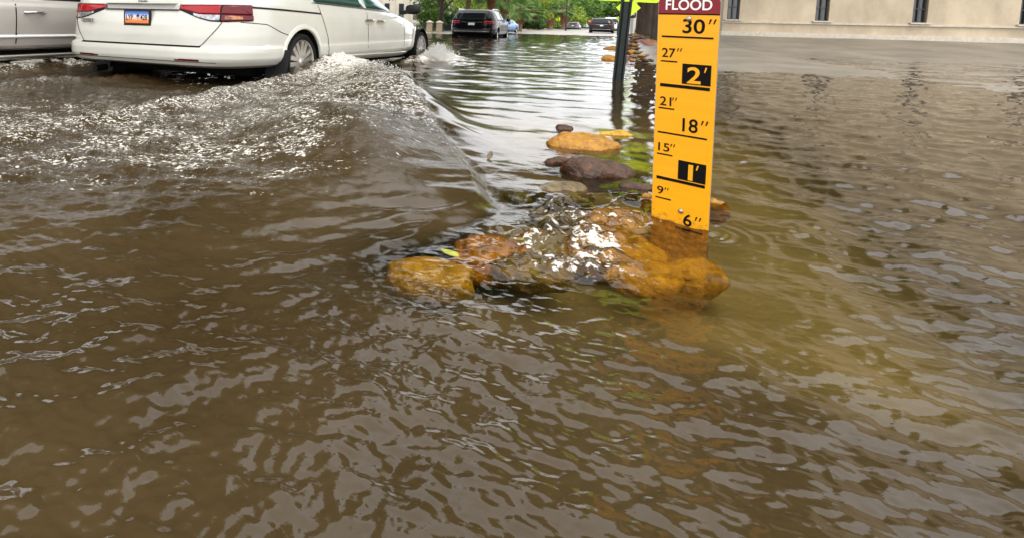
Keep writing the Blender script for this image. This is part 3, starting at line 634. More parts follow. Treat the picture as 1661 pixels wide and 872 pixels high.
# --- the silver truck beside it, mostly hidden
TO = Vector((-7.42, 1.6, 0))
truck = thing('pickup_truck', 'champagne silver truck beyond the white minivan, cut by the left edge', 'truck', TO, -VD)
TB = Body([(.20, 1.15, .06, 6.2), (.225, 1.25, .02, 6.3), (.26, 1.29, .0, 6.35), (.342, 1.305, .0, 6.4), (.352, 1.312, .0, 6.4), (.375, 1.312, .0, 6.4), (.385, 1.305, .0, 6.4), (.55, 1.32, .02, 6.4), (.70, 1.315, .03, 6.3), (.745, 1.30, .05, 6.2), (.765, 1.275, .06, 6.0), (.78, 1.255, .07, 4.95), (1.1, 1.12, .3, 4.3), (1.28, .98, .45, 3.9), (1.33, .7, .8, 3.4), (1.345, .3, 1.3, 2.6)], 10, 5)
cut_body(TB.mesh(140, 3), [(1.2, .22, .42, .7, 1.7), (5.35, .22, .42, .7, 1.7), (1.2, .22, .42, -1.7, -.7), (5.35, .22, .42, -1.7, -.7)], 'body', M_PAINT_S, truck)
for sg in (1, -1):
    for wy in (1.2, 5.35): make_wheel(truck, (sg * 1.17, wy, .19), .36, .24, .24, sg, 6)
    TB.side(1.9, 2.9, .79, 1.2, .003, sg).build('rear_door_window', M_GLASS, truck, 180)
    TB.side(2.98, 4.2, .79, lambda y: 1.2 - max(0, y - 3.7) * .6, .003, sg).build('front_door_window', M_GLASS, truck, 180)
    for ys in (1.85, 2.93, 4.02):
        TB.side(ys, ys + .012, .24, .775, .002, sg, 1, 12).build('door_seam', M_SEAM, truck)
    for ys in (3.02, 1.98):
        pr = [Vector((sg * (TB.side_x(ys + t * .25, .64) + .012 + .03 * math.sin(math.pi * t)), ys + t * .25, .640)) for t in np.linspace(0, 1, 9)]
        MB().tube(pr, .016, 8).build('door_handle', M_CHROME, truck, 60)
    TB.side(1.7, 4.6, .350, .378, .006, sg, 30, 2).build('body_moulding', M_PAINT_WH, truck, 180)
    mb = MB().tube([(sg * 1.36, 1.75, .135), (sg * 1.38, 1.9, .135), (sg * 1.38, 4.5, .135), (sg * 1.36, 4.65, .135)], .032, 10); mb.build('running_board', M_CHROME_D, truck, 60)
MB().box((0, 3.1, .10), (2.2, 5.4, .2), bev=.03).build('underbody', M_SEAM, truck)
a = TB.rear(-1.0, 1.0, .25, .40, .03, 10, 3).build('rear_bumper', M_CHROME_D, truck)

# --- other cars, one builder
def make_car(name, label, cat, loc, rz, paint, W, Lc, H, zr=0.0, suv=True, lod=1, lamps=M_RED, group=None, wr=.17):
    t = thing(name, label, cat, loc, rz, group); hw = W / 2; k = H
    if suv:
        lv = [(.13, .86, .05, .97), (.16, .94, .015, .985), (.22, .985, .0, 1.0), (.34, 1.0, .0, 1.0), (.44, 1.0, .012, 1.0), (.50, .995, .016, .985), (.56, .985, .02, .94), (.60, .975, .025, .80), (.64, .955, .03, .735), (.80, .87, .06, .66), (.92, .79, .085, .60), (.97, .70, .11, .55), (.99, .5, .17, .48), (1.0, .2, .25, .4)]
    else:
        lv = [(.13, .86, .04, .97), (.18, .94, .012, .985), (.26, .985, .0, 1.0), (.42, 1.0, .0, 1.0), (.52, .995, .01, .97), (.60, .98, .02, .90), (.655, .96, .06, .76), (.69, .93, .12, .72), (.84, .83, .20, .63), (.95, .74, .26, .56), (.985, .6, .30, .5), (1.0, .25, .36, .44)]
    B = Body([(z * k, b * hw, yr * Lc, yf * Lc) for z, b, yr, yf in lv], 6, 4); t_ = 'body'
    arch = wr * 1.22 * k * 1.1; wz = wr * k * 1.05; wys = (.20 * Lc, .79 * Lc)
    cut_body(B.mesh(96, 2), [(wy, wz, arch, s1, s2) for wy in wys for s1, s2 in ((hw * .68, hw * 1.2), (-hw * 1.2, -hw * .68))], 'body', paint, t)
    for sg in (1, -1):
        for wy in wys: make_wheel(t, (sg * hw * .87, wy, wr * k), wr * k, wr * k * .68, hw * .20, sg, 5)
        zs = (.60, .90) if suv else (.68, .92)
        B.side(.17 * Lc if suv else .33 * Lc, .40 * Lc, zs[0] * k + .02, zs[1] * k, .003, sg, 8, 4).build('rear_door_window', M_GLASS, t, 180)
        B.side(.42 * Lc, .60 * Lc, zs[0] * k + .02, lambda y: zs[1] * k - max(0, y / Lc - .5) * 1.5 * k * .6, .003, sg, 8, 4).build('front_door_window', M_GLASS, t, 180)
        x0, x1 = .50 * hw, .94 * hw
        a0, a1 = (x0, x1) if sg > 0 else (-x1, -x0)
        zl = (.485, .60) if suv else (.50, .60)
        B.rear(a0, a1, lambda x: (zl[0] + .05 * (1 - abs(x) / hw)) * k, zl[1] * k, .008, 8, 3).build('tail_lamp', lamps, t, 180)
        MB().box((sg * hw * 1.06, .655 * Lc, .66 * k), (hw * .16, .09, .10 * k), bev=.02).build('door_mirror', M_TRIM, t, 60)
        for ys in (.255, .41, .63): B.side(ys * Lc, ys * Lc + .015, .22 * k, zs[0] * k, .002, sg, 1, 6).build('door_seam', M_SEAM, t)
        if suv: MB().tube([(sg * hw * .72, .18 * Lc, .965 * k), (sg * hw * .74, .2 * Lc, 1.0 * k), (sg * hw * .74, .50 * Lc, 1.005 * k), (sg * hw * .72, .53 * Lc, .975 * k)], .018, 6).build('roof_rail', M_CHROME, t, 60)
    B.rear(-.70 * hw, .70 * hw, (.64 if suv else .70) * k, (.90 if suv else .93) * k, .004, 12, 5).build('rear_window', M_GLASS, t, 180)
    B.rear(-.9 * hw, .9 * hw, .15 * k, .23 * k, .006, 12, 3).build('rear_bumper', M_TRIM, t, 180)
    B.rear(-.86 * hw, .86 * hw, .232 * k, .262 * k, .008, 12, 2).build('bumper_trim', M_CHROME_D, t, 180)
    B.rear(-.16, .16, .455 * k, .455 * k + .12, .012, 4, 2).build('number_plate', M_WHITEC, t)
    B.rear(-.45 * hw, .45 * hw, .545 * k, .565 * k, .012, 8, 1).build('tailgate_trim', M_CHROME_D if suv else paint, t)
    MB().box((0, .5 * Lc, .13 * k), (W * .8, Lc * .86, .12 * k)).build('underbody', M_SEAM, t)
    return t, B
p = at_z(766, 61.5, -.02)
suv1, SB = make_car('parked_suv', 'black sport utility car with chrome roof rails standing in shallow water', 'car', (p.x, 27.6, float(ground_z(p.x, 30))+.05), R(-2.5), M_PAINT_K, 2.42, 5.4, 1.52)
suv1.location.x = at_d(764, 40, 27.6).x; suv1.location.y = at_d(764, 40, 27.6).y
p = on_ground(976, 56); make_car('distant_suv', 'black sport utility car far down the street, right lane', 'car', p, R(-3), M_PAINT_K, 2.45, 4.6, 1.55, lamps=M_REDD)
p = on_ground(929, 92); make_car('distant_hatchback', 'dark grey car with red tail lamps, left of the distant black car', 'car', p, R(-6), M_PAINT_G, 2.1, 4.4, 1.25)
p = on_ground(946, 128); make_car('distant_sedan', 'light silver car far off between the grey and the black car', 'car', p, R(-2), M_PAINT_L, 2.0, 4.5, 1.35, suv=False)
p = on_ground(955.5, 150); make_car('distant_compact', 'tiny teal grey car, farthest in the row of traffic', 'car', p, R(0), M_PAINT_G, 1.9, 4.2, 1.4)
p = on_ground(829, 47); make_car('blue_car', 'bright blue car parked past the black car with roof rails', 'car', (p.x, p.y, p.z + .05), R(165), M_PAINT_B, 1.7, 4.2, 1.1, suv=False, lamps=M_CLEAR)
p = on_ground(993, 66); make_car('white_van', 'white van roof showing behind the distant black car', 'van', p, R(-3), M_PAINT_WH, 2.2, 5.0, 1.80)

# ------------------------------------------------------------------ flood gauge
GB = Vector((0.3425, 1.9265, 0)); GR_ = Vector((0.8828, -0.4696, 0)).normalized(); GU = Vector((-0.034, -0.118, 0.992)).normalized(); GU = (GU - GR_ * GU.dot(GR_)).normalized() + GR_ * 0.032; GU.normalize()
GN = GR_.cross(GU).normalized()                                # towards the viewer
gM = Matrix.Identity(4)
for i in range(3): gM[i][0], gM[i][1], gM[i][2], gM[i][3] = GR_[i], GU[i], GN[i], GB[i]
gauge = thing('flood_gauge', 'tall yellow flood depth gauge with red top standing in the water', 'flood gauge', GB)
gauge.matrix_world = gM
def yellow_mat():
    mt = mat('yellow reflective sheeting', (0.86, 0.37, 0.001), 0.45, var=0.05, vscale=3, stretch=(.6, 14, 1), coat=.25)
    return mt
M_YEL = yellow_mat()
nt = M_YEL.node_tree; pb_ = nt.nodes['Principled BSDF']; src = pb_.inputs['Base Color'].links[0].from_socket       # mud splashes and a wet dirty foot
tcn = nt.nodes.new('ShaderNodeTexCoord'); sp_ = nt.nodes.new('ShaderNodeSeparateXYZ'); nt.links.new(tcn.outputs['Object'], sp_.inputs[0])
mr = nt.nodes.new('ShaderNodeMapRange'); mr.inputs['From Min'].default_value = .10; mr.inputs['From Max'].default_value = -.02; mr.inputs['To Min'].default_value = -.16; mr.inputs['To Max'].default_value = .14; nt.links.new(sp_.outputs['Y'], mr.inputs['Value'])
ng = nt.nodes.new('ShaderNodeTexNoise'); ng.inputs['Scale'].default_value = 55; ng.inputs['Detail'].default_value = 8; ng.inputs['Roughness'].default_value = .7; nt.links.new(tcn.outputs['Object'], ng.inputs['Vector'])
ad = nt.nodes.new('ShaderNodeMath'); ad.operation = 'ADD'; nt.links.new(ng.outputs['Fac'], ad.inputs[0]); nt.links.new(mr.outputs[0], ad.inputs[1])
m2 = nt.nodes.new('ShaderNodeMapRange'); m2.inputs['From Min'].default_value = .52; m2.inputs['From Max'].default_value = .68; m2.inputs['To Max'].default_value = .75; nt.links.new(ad.outputs[0], m2.inputs['Value'])
mxn = nt.nodes.new('ShaderNodeMix'); mxn.data_type = 'RGBA'; mxn.inputs[7].default_value = (.22, .12, .03, 1); nt.links.new(m2.outputs[0], mxn.inputs[0]); nt.links.new(src, mxn.inputs[6]); nt.links.new(mxn.outputs[2], pb_.inputs['Base Color'])
M_GRED = mat('dark red sheeting', (0.20, 0.002, 0.010), 0.38, coat=.2); M_GWHITE = mat('white reflective print', (.80, .80, .78), .45)
HWG = 0.0835; TOP = 0.722
def round_poly(x0, y0, x1, y1, r_, corners=(1, 1, 1, 1), n=7):
    pts = []
    for k, (cx, cy, a0) in enumerate(((x1 - r_, y0 + r_, -90), (x1 - r_, y1 - r_, 0), (x0 + r_, y1 - r_, 90), (x0 + r_, y0 + r_, 180))):
        if corners[k]:
            pts += [(cx + r_ * math.cos(R(a0 + 90 * j / n)), cy + r_ * math.sin(R(a0 + 90 * j / n))) for j in range(n + 1)]
        else:
            pts.append(((x1, y0), (x1, y1), (x0, y1), (x0, y0))[k])
    return pts
MB().prism(round_poly(-HWG, -.30, HWG, TOP, .016, (0, 1, 1, 0)), -.0022, 0).build('backing_plate', M_ALU, gauge)
MB().prism(round_poly(-HWG + .0012, -.30, HWG - .0012, .671, .004, (0, 0, 0, 0)), .0, .0006).build('yellow_face', M_YEL, gauge)
MB().prism(round_poly(-HWG + .0012, .674, HWG - .0012, TOP - .0012, .015, (0, 1, 1, 0)), .0, .0006).build('red_header', M_GRED, gauge)
MB().box((0, .6725, .0005), (2 * HWG - .003, .004, .0012)).build('header_line', M_BLACK, gauge)
MB().prism([(-.02, -.35), (.02, -.35), (.02, .70), (-.02, .70)], -.03, -.004).build('mounting_post', M_GALV, gauge)
def gtext(s_, x0, x1, y, hgt, name='lettering', mt=M_BLACK, off=.0011, z=.0012, cap=.72):
    """text whose caps are hgt high and which spans x0..x1"""
    o = text_mesh(s_, hgt / cap, name, mt, gauge, Matrix.Translation((0, 0, z)), depth=.0004, offset=off)
    xs = [v.co.x for v in o.data.vertices]; a, b = min(xs), max(xs); k = (x1 - x0) / (b - a)
    ys = [v.co.y for v in o.data.vertices]; c_, d_ = min(ys), max(ys); q = hgt / (d_ - c_)
    for v in o.data.vertices: v.co.x = x0 + (v.co.x - a) * k; v.co.y = y + (v.co.y - c_) * q
    return o
def primes(x, y, n, hgt, name='inch_mark', mt=M_BLACK):
    mb = MB()
    for k in range(n):
        xx = x + k * hgt * .85; w_ = hgt * .22
        mb.prism([(xx, y), (xx + w_, y), (xx + w_ * 2.6, y + hgt), (xx + w_ * 1.1, y + hgt)], .0008, .0016)
    mb.build(name, mt, gauge)
gtext('FLOOD', -.062, .062, .6845, .031, 'header_lettering', M_GWHITE, .0006)
gtext('30', -.013, .046, .6160, .0425, off=.0008); primes(.055, .645, 2, .014)
gtext('27', -.068, -.030, .5400, .0285, off=.0003); primes(-.026, .560, 2, .010)
gtext('21', -.069, -.036, .3880, .0285, off=.0003); primes(-.034, .407, 2, .010)
gtext('18', -.002, .040, .3140, .0430, off=.0007); primes(.048, .342, 2, .014)
gtext('15', -.069, -.036, .2400, .0270, off=.0003); primes(-.034, .258, 2, .010)
gtext('9', -.068, -.049, .0960, .0265, off=.0003); primes(-.046, .113, 2, .009)
gtext('6', .012, .036, .0110, .0400, off=.0007); primes(.044, .036, 2, .013)
for s_, y0, xa, xb in (('2', .4660, .005, .042), ('1', .1625, .020, .033)):
    MB().box((.0295, y0 + .0275, .0010), (.077, .062, .0010)).build('black_panel', M_BLACK, gauge)
    gtext(s_, xa, xb, y0, .0500, 'foot_lettering', M_YEL, .0012, .0020)
    mb = MB(); xx, yy = xb + .008, y0 + .036
    mb.prism([(xx, yy), (xx + .003, yy), (xx + .0075, yy + .015), (xx + .003, yy + .015)], .0018, .0024); mb.build('foot_mark', M_YEL, gauge)
for y, xa, xb, t in ((.6040, -.070, .069, .0052), (.5280, -.070, -.024, .0042), (.4530, -.070, .067, .0100), (.3795, -.072, -.027, .0042), (.3010, -.072, .066, .0052), (.2300, -.072, -.027, .0042), (.1510, -.071, .067, .0095), (.0835, -.072, -.026, .0042), (-.0020, -.01, .066, .0052)):
    MB().box(((xa + xb) / 2, y, .0011), (xb - xa, t, .0010)).build('scale_line', M_BLACK, gauge)
for x, y in ((.003, .659), (.004, .055)):
    b_ = MB().lathe([(.0078, 0), (.0078, .0015), (.0066, .0040), (.0036, .0056), (.0008, .0060)], 20).build('bolt', M_BOLT, gauge, 60); b_.location = (x, y, .0008)

# ------------------------------------------------------------------ crossing sign on its perforated post
PB = at_z(1003, 131, 0); PT = at_d(1016.5, 8, PB.dot(Vector((cf.x, cf.y, 0))) / (cf.x ** 2 + cf.y ** 2) ** .5 * 0.985)
pu = (PT - PB).normalized(); post = thing('sign_post', 'leaning dark green perforated sign post with yellow green plaque, left of gauge', 'road sign', PB)
pr_ = Vector((math.cos(R(-10)), math.sin(R(-10)), 0)); pr_ = (pr_ - pu * pr_.dot(pu)).normalized(); pn = pr_.cross(pu)
pM = Matrix.Identity(4)
for i in range(3): pM[i][0], pM[i][1], pM[i][2], pM[i][3] = pr_[i], pu[i], pn[i], PB[i]
post.matrix_world = pM
mb = MB(); sec = [(-.062, .0), (-.062, -.008), (-.045, -.008), (-.026, .028), (.026, .028), (.045, -.008), (.062, -.008), (.062, .0), (.050, .0), (.031, .036), (-.031, .036), (-.050, .0)]
k = len(sec); mb.add([Vector((x, yv, -z)) for yv in (-.35, 1.92) for x, z in [(a, b - .036) for a, b in sec]], [tuple(range(k)), tuple(range(2 * k - 1, k - 1, -1))] + [(i, k + i, k + (i + 1) % k, (i + 1) % k) for i in range(k)])
mb.build('post', M_GALV, post)
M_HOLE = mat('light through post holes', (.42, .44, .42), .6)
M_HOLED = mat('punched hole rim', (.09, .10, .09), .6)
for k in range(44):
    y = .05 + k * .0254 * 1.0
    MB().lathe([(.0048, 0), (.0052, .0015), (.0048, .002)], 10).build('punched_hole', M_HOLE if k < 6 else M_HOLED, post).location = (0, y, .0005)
pw, ph0, ph1 = .345, .940, 1.40
MB().prism(round_poly(-pw, ph0, pw, ph1, .045), .006, .010).build('plaque', M_FLUO, post)
mb = MB(); o_ = round_poly(-pw + .030, ph0 + .030, pw - .030, ph1 - .03, .034); i_ = round_poly(-pw + .046, ph0 + .046, pw - .046, ph1 - .046, .026)
n = len(o_); mb.add([(x, y, .0108) for x, y in o_] + [(x, y, .0108) for x, y in i_], [(j, (j + 1) % n, n + (j + 1) % n, n + j) for j in range(n)]); mb.build('plaque_border', M_BLACK, post)
mb = MB(); s2 = .50
o_ = [(0, 1.46), (s2, 1.46 + s2), (0, 1.46 + 2 * s2), (-s2, 1.46 + s2)]; mb.prism(o_, .006, .010); mb.build('diamond_panel', M_FLUO, post)
mb = MB()
for k, (x, w_) in enumerate(((-.235, .05), (-.165, .055), (-.09, .05), (-.02, .055), (.055, .05))): mb.box((x, 1.020, .0108), (w_, .014, .0012))
mb.build('plaque_lettering', mat('dark green print', (.10, .16, .02), .5), post)

def diamond_sign(name, label, x, y, dep, half, ph, rz=0.0):
    b = on_ground(x, dep); t = thing(name, label, 'road sign', b, rz); top = at_d(x, y, dep).z - b.z
    MB().tube([(0, .03, -.1), (0, .03, top + half)], max(.03, dep * .0009), 8).build('post', M_GALV, t)
    MB().prism([(0, top - half), (half, top), (0, top + half), (-half, top)], 0, .02, lambda v: Vector((v.x, -v.z, v.y))).build('diamond_panel', M_FLUO, t)
    g = MB().lathe([(half * .16, 0), (half * .16, .004)], 12); g.v = [(v[0], -.022 - v[2], top + half * .35 + v[1]) for v in g.v]
    g.tube([(0, -.024, top + half * .2), (-half * .05, -.024, top - half * .25), (-half * .22, -.024, top - half * .55)], half * .07, 6).tube([(-half * .05, -.024, top - half * .25), (half * .2, -.024, top - half * .52)], half * .07, 6)
    g.build('walking_symbol', M_BLACK, t); return t
diamond_sign('crossing_sign', 'yellow green diamond sign right behind the leaning green post', 1017.5, 13.0, 13.5, .275, 2, R(-8))
diamond_sign('distant_crossing_sign', 'small yellow diamond sign above two walking people far left of the cars', 905, 31.5, 93, .50, 2, R(-5))
diamond_sign('verge_crossing_sign', 'tiny yellow diamond sign beside the white van, left of the post', 1002, 30.5, 48, .19, 2, R(-5))
b = on_ground(957, 118); t = thing('orange_work_sign', 'tiny orange road work sign among the distant cars', 'road sign', b)
MB().tube([(0, 0, 0), (0, 0, 1.4)], .06, 6).build('post', M_GALV, t); MB().box((0, -.06, 1.6), (.62, .04, .62), Matrix.Rotation(R(45), 3, 'Y')).build('orange_panel', mat('orange sheeting', (.75, .20, .01), .5), t)
b = on_ground(918, 70); t = thing('lamp_post', 'thin dark lamp post rising behind the two walking people', 'lamp post', b)
MB().tube([(0, 0, 0), (0, 0, .5), (0, 0, 6.5)], [.12, .09, .07], 10).build('pole', M_IRON, t, 60); MB().tube([(0, 0, 6.3), (.4, 0, 6.75), (1.2, 0, 6.8)], .05, 8).build('arm', M_IRON, t, 60); MB().box((1.4, 0, 6.78), (.5, .2, .12), bev=.03).build('lamp_head', M_IRON, t)
b = on_ground(1025, 21); t = thing('parking_meter', 'grey parking meter pole between the leaning post and the tree trunks', 'parking meter', b)
zt = at_d(1025, 30, 21).z - b.z
MB().tube([(0, 0, -.1), (0, 0, zt)], .045, 10).build('pole', M_ALU, t, 60); MB().lathe([(.06, zt), (.12, zt + .03), (.14, zt + .14), (.11, zt + .22), (.03, zt + .26)], 14).build('meter_head', mat('grey meter casing', (.06, .07, .07), .5), t, 60); MB().box((0, -.14, zt + .14), (.14, .02, .06)).build('meter_window', M_STONE2, t)

# ------------------------------------------------------------------ stones
ICO = {}
def ico(sub):
    if sub not in ICO:
        bm = bmesh.new(); bmesh.ops.create_icosphere(bm, subdivisions=sub, radius=1); bm.verts.index_update()
        ICO[sub] = (np.array([v.co[:] for v in bm.verts]), [tuple(v.index for v in f.verts) for f in bm.faces]); bm.free()
    return ICO[sub]
def make_rock(name, label, loc, size, mt, seed, rz=0.0, sub=4, tilt=(0, 0), group=None, flat=.93):
    v, f = ico(sub); sx, sy, sz = [q / 2 for q in size]
    d = 1 + .26 * noise(v[:, 0] * 1.1 + seed, v[:, 1] * 1.1 + v[:, 2] * .9, seed) + .10 * noise(v[:, 0] * 2.6 + seed, v[:, 1] * 2.6 - v[:, 2] * 2.2, seed + 1) + .02 * noise(v[:, 0] * 7, v[:, 1] * 7 + v[:, 2] * 6, seed + 2)
    p_ = np.sign(v) * np.abs(v) ** flat * d[:, None] * np.array([sx, sy, sz])
    me = bpy.data.meshes.new(name); me.from_pydata([tuple(q) for q in p_], [], f); me.update()
    o = link(name, me, mt, None, 180); o.location = loc; o.rotation_euler = (tilt[0], tilt[1], rz); return tag(o, label, 'rock', group)
def rock_px(name, label, x, y, wpx, top, mt, seed, depth_ratio=.8, rz=0.0, tilt=(0, 0), sz=None):
    """stone whose water line is centred on image point x, y, wpx wide, rising top metres above the water"""
    b = at_z(x, y, 0); dep = (b - EYEV).dot(cf); wd_ = wpx * dep / FPX; dy = wd_ * depth_ratio; hz = sz or max(.09, wd_ * .5)
    return make_rock(name, label, (b.x, b.y + dy * .40, top - hz / 2), (wd_ * 1.08, dy, hz), mt, seed, YAW + rz, 4, tilt)
rock_px('river_stone', 'smooth orange stone above the water, left of the gauge', 947, 241, 102, .060, M_ROCK_O, 1, .6)
rock_px('river_stone', 'large dark brown stone between the orange stone and the gauge foot', 966, 289, 112, .068, M_ROCK_B, 57, .65, R(-4), (0, R(6)))
rock_px('river_stone', 'narrow dark stone touching the left end of the large dark brown stone', 903, 268, 46, .028, M_ROCK_B, 3, .7)
rock_px('river_stone', 'amber stone washed by water against the left edge of the gauge foot', 1005, 350, 116, -.004, M_ROCK_A, 4, .7)
rock_px('river_stone', 'big amber stone just under the surface, in front of the gauge foot', 1000, 388, 146, -.012, M_ROCK_A, 5, .7)
rock_px('river_stone', 'grey brown stone left of and below the large dark brown stone', 912, 313, 92, .020, M_ROCK_G, 6, .8)
rock_px('river_stone', 'moss green stone at the edge of the white sky reflection', 852, 302, 60, -.006, M_ROCK_M, 7, .9)
rock_px('river_stone', 'yellow stone in the white water below the gauge', 1055, 437, 110, -.004, M_ROCK_A, 8, .8)
rock_px('river_stone', 'grey brown stone with white water rushing over it', 868, 432, 118, .002, M_ROCK_G, 9, .9)
rock_px('river_stone', 'flat ochre stone under the smooth near edge of the wave', 690, 424, 140, -.020, M_ROCK_Y, 10, .6, sz=.10)
rock_px('river_stone', 'dark amber stone under water between ochre stone and white water', 800, 398, 150, -.016, M_ROCK_O, 11, .7, sz=.12)
rock_px('river_stone', 'flat yellow stone behind the smooth orange stone', 1003, 219, 60, .018, M_ROCK_A, 12, .6)
rock_px('river_stone', 'little dark stone tip farthest out in the reflection', 914, 209, 32, .020, M_ROCK_B, 13, .6)
rock_px('river_stone', 'small reddish stone tip touching the left edge of the gauge', 1051, 322, 18, .018, M_ROCK_O, 14, .8)
rock_px('river_stone', 'small orange stone just right of the gauge', 1167, 333, 34, .012, M_ROCK_O, 15, .8)
rock_px('river_stone', 'brown stone between the large dark stone and the gauge', 1036, 309, 58, .020, M_ROCK_B, 16, .7)
rock_px('river_stone', 'stone coloured as green sign reflection, sunk behind the large dark brown stone', 1030, 266, 88, -.006, M_ROCK_M, 17, .7, sz=.1)  # green reflection of the sign put into the stone colour
rock_px('river_stone', 'sign reflection green stone sunk beside the flat yellow stone', 1042, 236, 60, -.004, M_ROCK_M, 18, .7, sz=.1)  # colour imitates the yellow green sign mirrored in the water
rock_px('river_stone', 'amber stone sunk at the right of the yellow stone below the gauge', 1140, 425, 90, -.014, M_ROCK_A, 19, .8, sz=.1)
rock_px('verge_stone', 'orange stone in the water nearest the foot of the leaning post', 988, 97, 30, .075, M_ROCK_O, 21, .8)
rock_px('verge_stone', 'orange stone behind the one at the leaning post', 993, 81, 26, .10, M_ROCK_O, 22, .8)
# loose heap of stones and wet leaves on the verge behind the post
ORD = ['first', 'second', 'third', 'fourth', 'fifth', 'sixth', 'seventh', 'eighth', 'ninth']
k = 0
for row, (y0, x0, x1, n) in enumerate(((99, 1022, 1062, 4), (92, 1016, 1064, 5), (86, 1008, 1063, 6), (80, 1010, 1064, 6), (75, 1012, 1062, 6), (70, 1014, 1060, 6), (66, 1012, 1056, 6), (62, 1014, 1052, 5), (58, 1016, 1046, 5))):
    for j in range(n):
        x = x0 + (x1 - x0) * (j + .5 + random.uniform(-.35, .35)) / n; dep = float(np.interp(y0, [58, 99], [19, 10])); b = at_d(x, y0, dep)
        wd_ = random.uniform(11, 21) * dep / FPX; mt = random.choice([M_ROCK_B, M_ROCK_G, M_ROCK_O, M_ROCK_G, M_ROCK_B, M_ROCK_R])
        make_rock('heap_stone', {M_ROCK_B: 'dark brown', M_ROCK_G: 'grey brown', M_ROCK_O: 'orange', M_ROCK_R: 'reddish'}[mt] + ' stone in the verge heap, ' + ORD[row] + ' row from the water, ' + ORD[j] + ' from left', (b.x, b.y, b.z + wd_ * .05), (wd_, wd_ * random.uniform(.6, 1.0), wd_ * random.uniform(.30, .5)), mt, 30 + k, random.uniform(0, 6), 2, (random.uniform(-.2, .2), random.uniform(-.2, .2)), 'heaped verge stones'); k += 1
b = at_d(1057, 73, 14.5); o = MB().box((0, 0, 0), (.42, .5, .09), bev=.012).build('brick_slab', M_ROCK_R, None); o.location = (b.x, b.y, b.z); o.rotation_euler = (R(14), R(10), R(20)); tag(o, 'flat brick red slab lying on the stone heap', 'slab')

# leaves afloat
def leaf_thing(label, x, y, z, ln, wd_, rz, col, tilt=(0, 0)):
    rows = []
    for i in range(9):
        t = i / 8; hw = wd_ / 2 * math.sin(math.pi * t ** .8) ** .8 if 0 < t < 1 else .0006
        rows.append([Vector((s_ * hw, (t - .5) * ln, .003 * math.cos(3 * t) + .12 * abs(s_) * hw)) for s_ in (-1, -.5, 0, .5, 1)])
    mb = MB().sheet(rows); mb.tube([(0, -.5 * ln, .003), (0, -.68 * ln, .001)], .0009, 5)
    p_ = at_z(x, y, z); o = mb.build('fallen_leaf', mat('leaf ' + label[:18], col, .4, var=.35, vscale=40), None, 180); o.location = p_; o.rotation_euler = (tilt[0], tilt[1], rz); tag(o, label, 'leaf')
leaf_thing('yellow green leaf floating beside the flat ochre stone', 729, 410, .030, .075, .030, R(48), (.30, .30, .02))
leaf_thing('brown leaf standing in the white reflection beyond the wave edge', 795, 252, .022, .05, .028, R(-10), (.10, .07, .03), (R(50), 0))
leaf_thing('small olive leaf near the white water below the wave', 838, 388, .018, .04, .018, R(70), (.22, .22, .02))

# ------------------------------------------------------------------ trees and plants
def leaf_cloud(n, centre_fn, size, seed, up=.3):
    g = np.random.default_rng(seed); P_ = centre_fn(g, n); nrm_ = g.normal(size=(n, 3)); nrm_[:, 2] += up; nrm_ /= np.linalg.norm(nrm_, axis=1)[:, None]
    a = np.cross(nrm_, g.normal(size=(n, 3))); a /= np.linalg.norm(a, axis=1)[:, None]; b = np.cross(nrm_, a); s_ = size * g.uniform(.6, 1.4, n)[:, None]
    V_ = np.stack([P_ - a * s_, P_ + b * s_ * .5, P_ + a * s_, P_ - b * s_ * .5], 1).reshape(-1, 3); return V_, np.arange(n * 4).reshape(-1, 4)
def make_tree(name, label, loc, height, spread, mt, seed, trunk_r=.25, n=5000, leaf=.28, low=.25, group=None, bark=M_BARK):
    g = np.random.default_rng(seed); t = thing(name, label, 'tree', loc, 0, group)
    mb = MB(); lean = g.normal(0, .04, 2); top = height * .62
    mb.tube([(0, 0, -.3), (0, 0, .1), (lean[0] * top * .5, lean[1] * top * .5, top * .5), (lean[0] * top, lean[1] * top, top)], [trunk_r * 1.35, trunk_r, trunk_r * .8, trunk_r * .4], 10)
    cl = []
    for k in range(26):
        an = g.uniform(0, 6.28); rr = spread * math.sqrt(g.uniform(0.02, 1)); zz = height * (low + (1 - low) * g.uniform(0.02, .95) * (1 - .45 * (rr / spread) ** 2)); c_ = Vector((rr * math.cos(an), rr * math.sin(an), zz)); cl.append((c_, spread * g.uniform(.22, .42)))
        if k < 9: z0 = height * g.uniform(.18, .5); mb.tube([(lean[0] * z0, lean[1] * z0, z0), Vector((c_.x * .5, c_.y * .5, (z0 + c_.z) / 2 + .2)), c_ * .92], [trunk_r * .4, trunk_r * .25, trunk_r * .08], 7)
    mb.build('trunk', bark, t, 60)
    def cf_(g, n):
        idx = g.integers(0, len(cl), n); C_ = np.array([c[:] for c, _ in cl])[idx]; r_ = np.array([q for _, q in cl])[idx]
        d = g.normal(size=(n, 3)); d /= np.linalg.norm(d, axis=1)[:, None]; return C_ + d * (r_ * g.uniform(.35, 1, n) ** .6)[:, None] * np.array([1, 1, .72])
    V_, F_ = leaf_cloud(n, cf_, leaf, seed); link('crown', numpy_mesh('crown', V_, F_), mt, t); return t
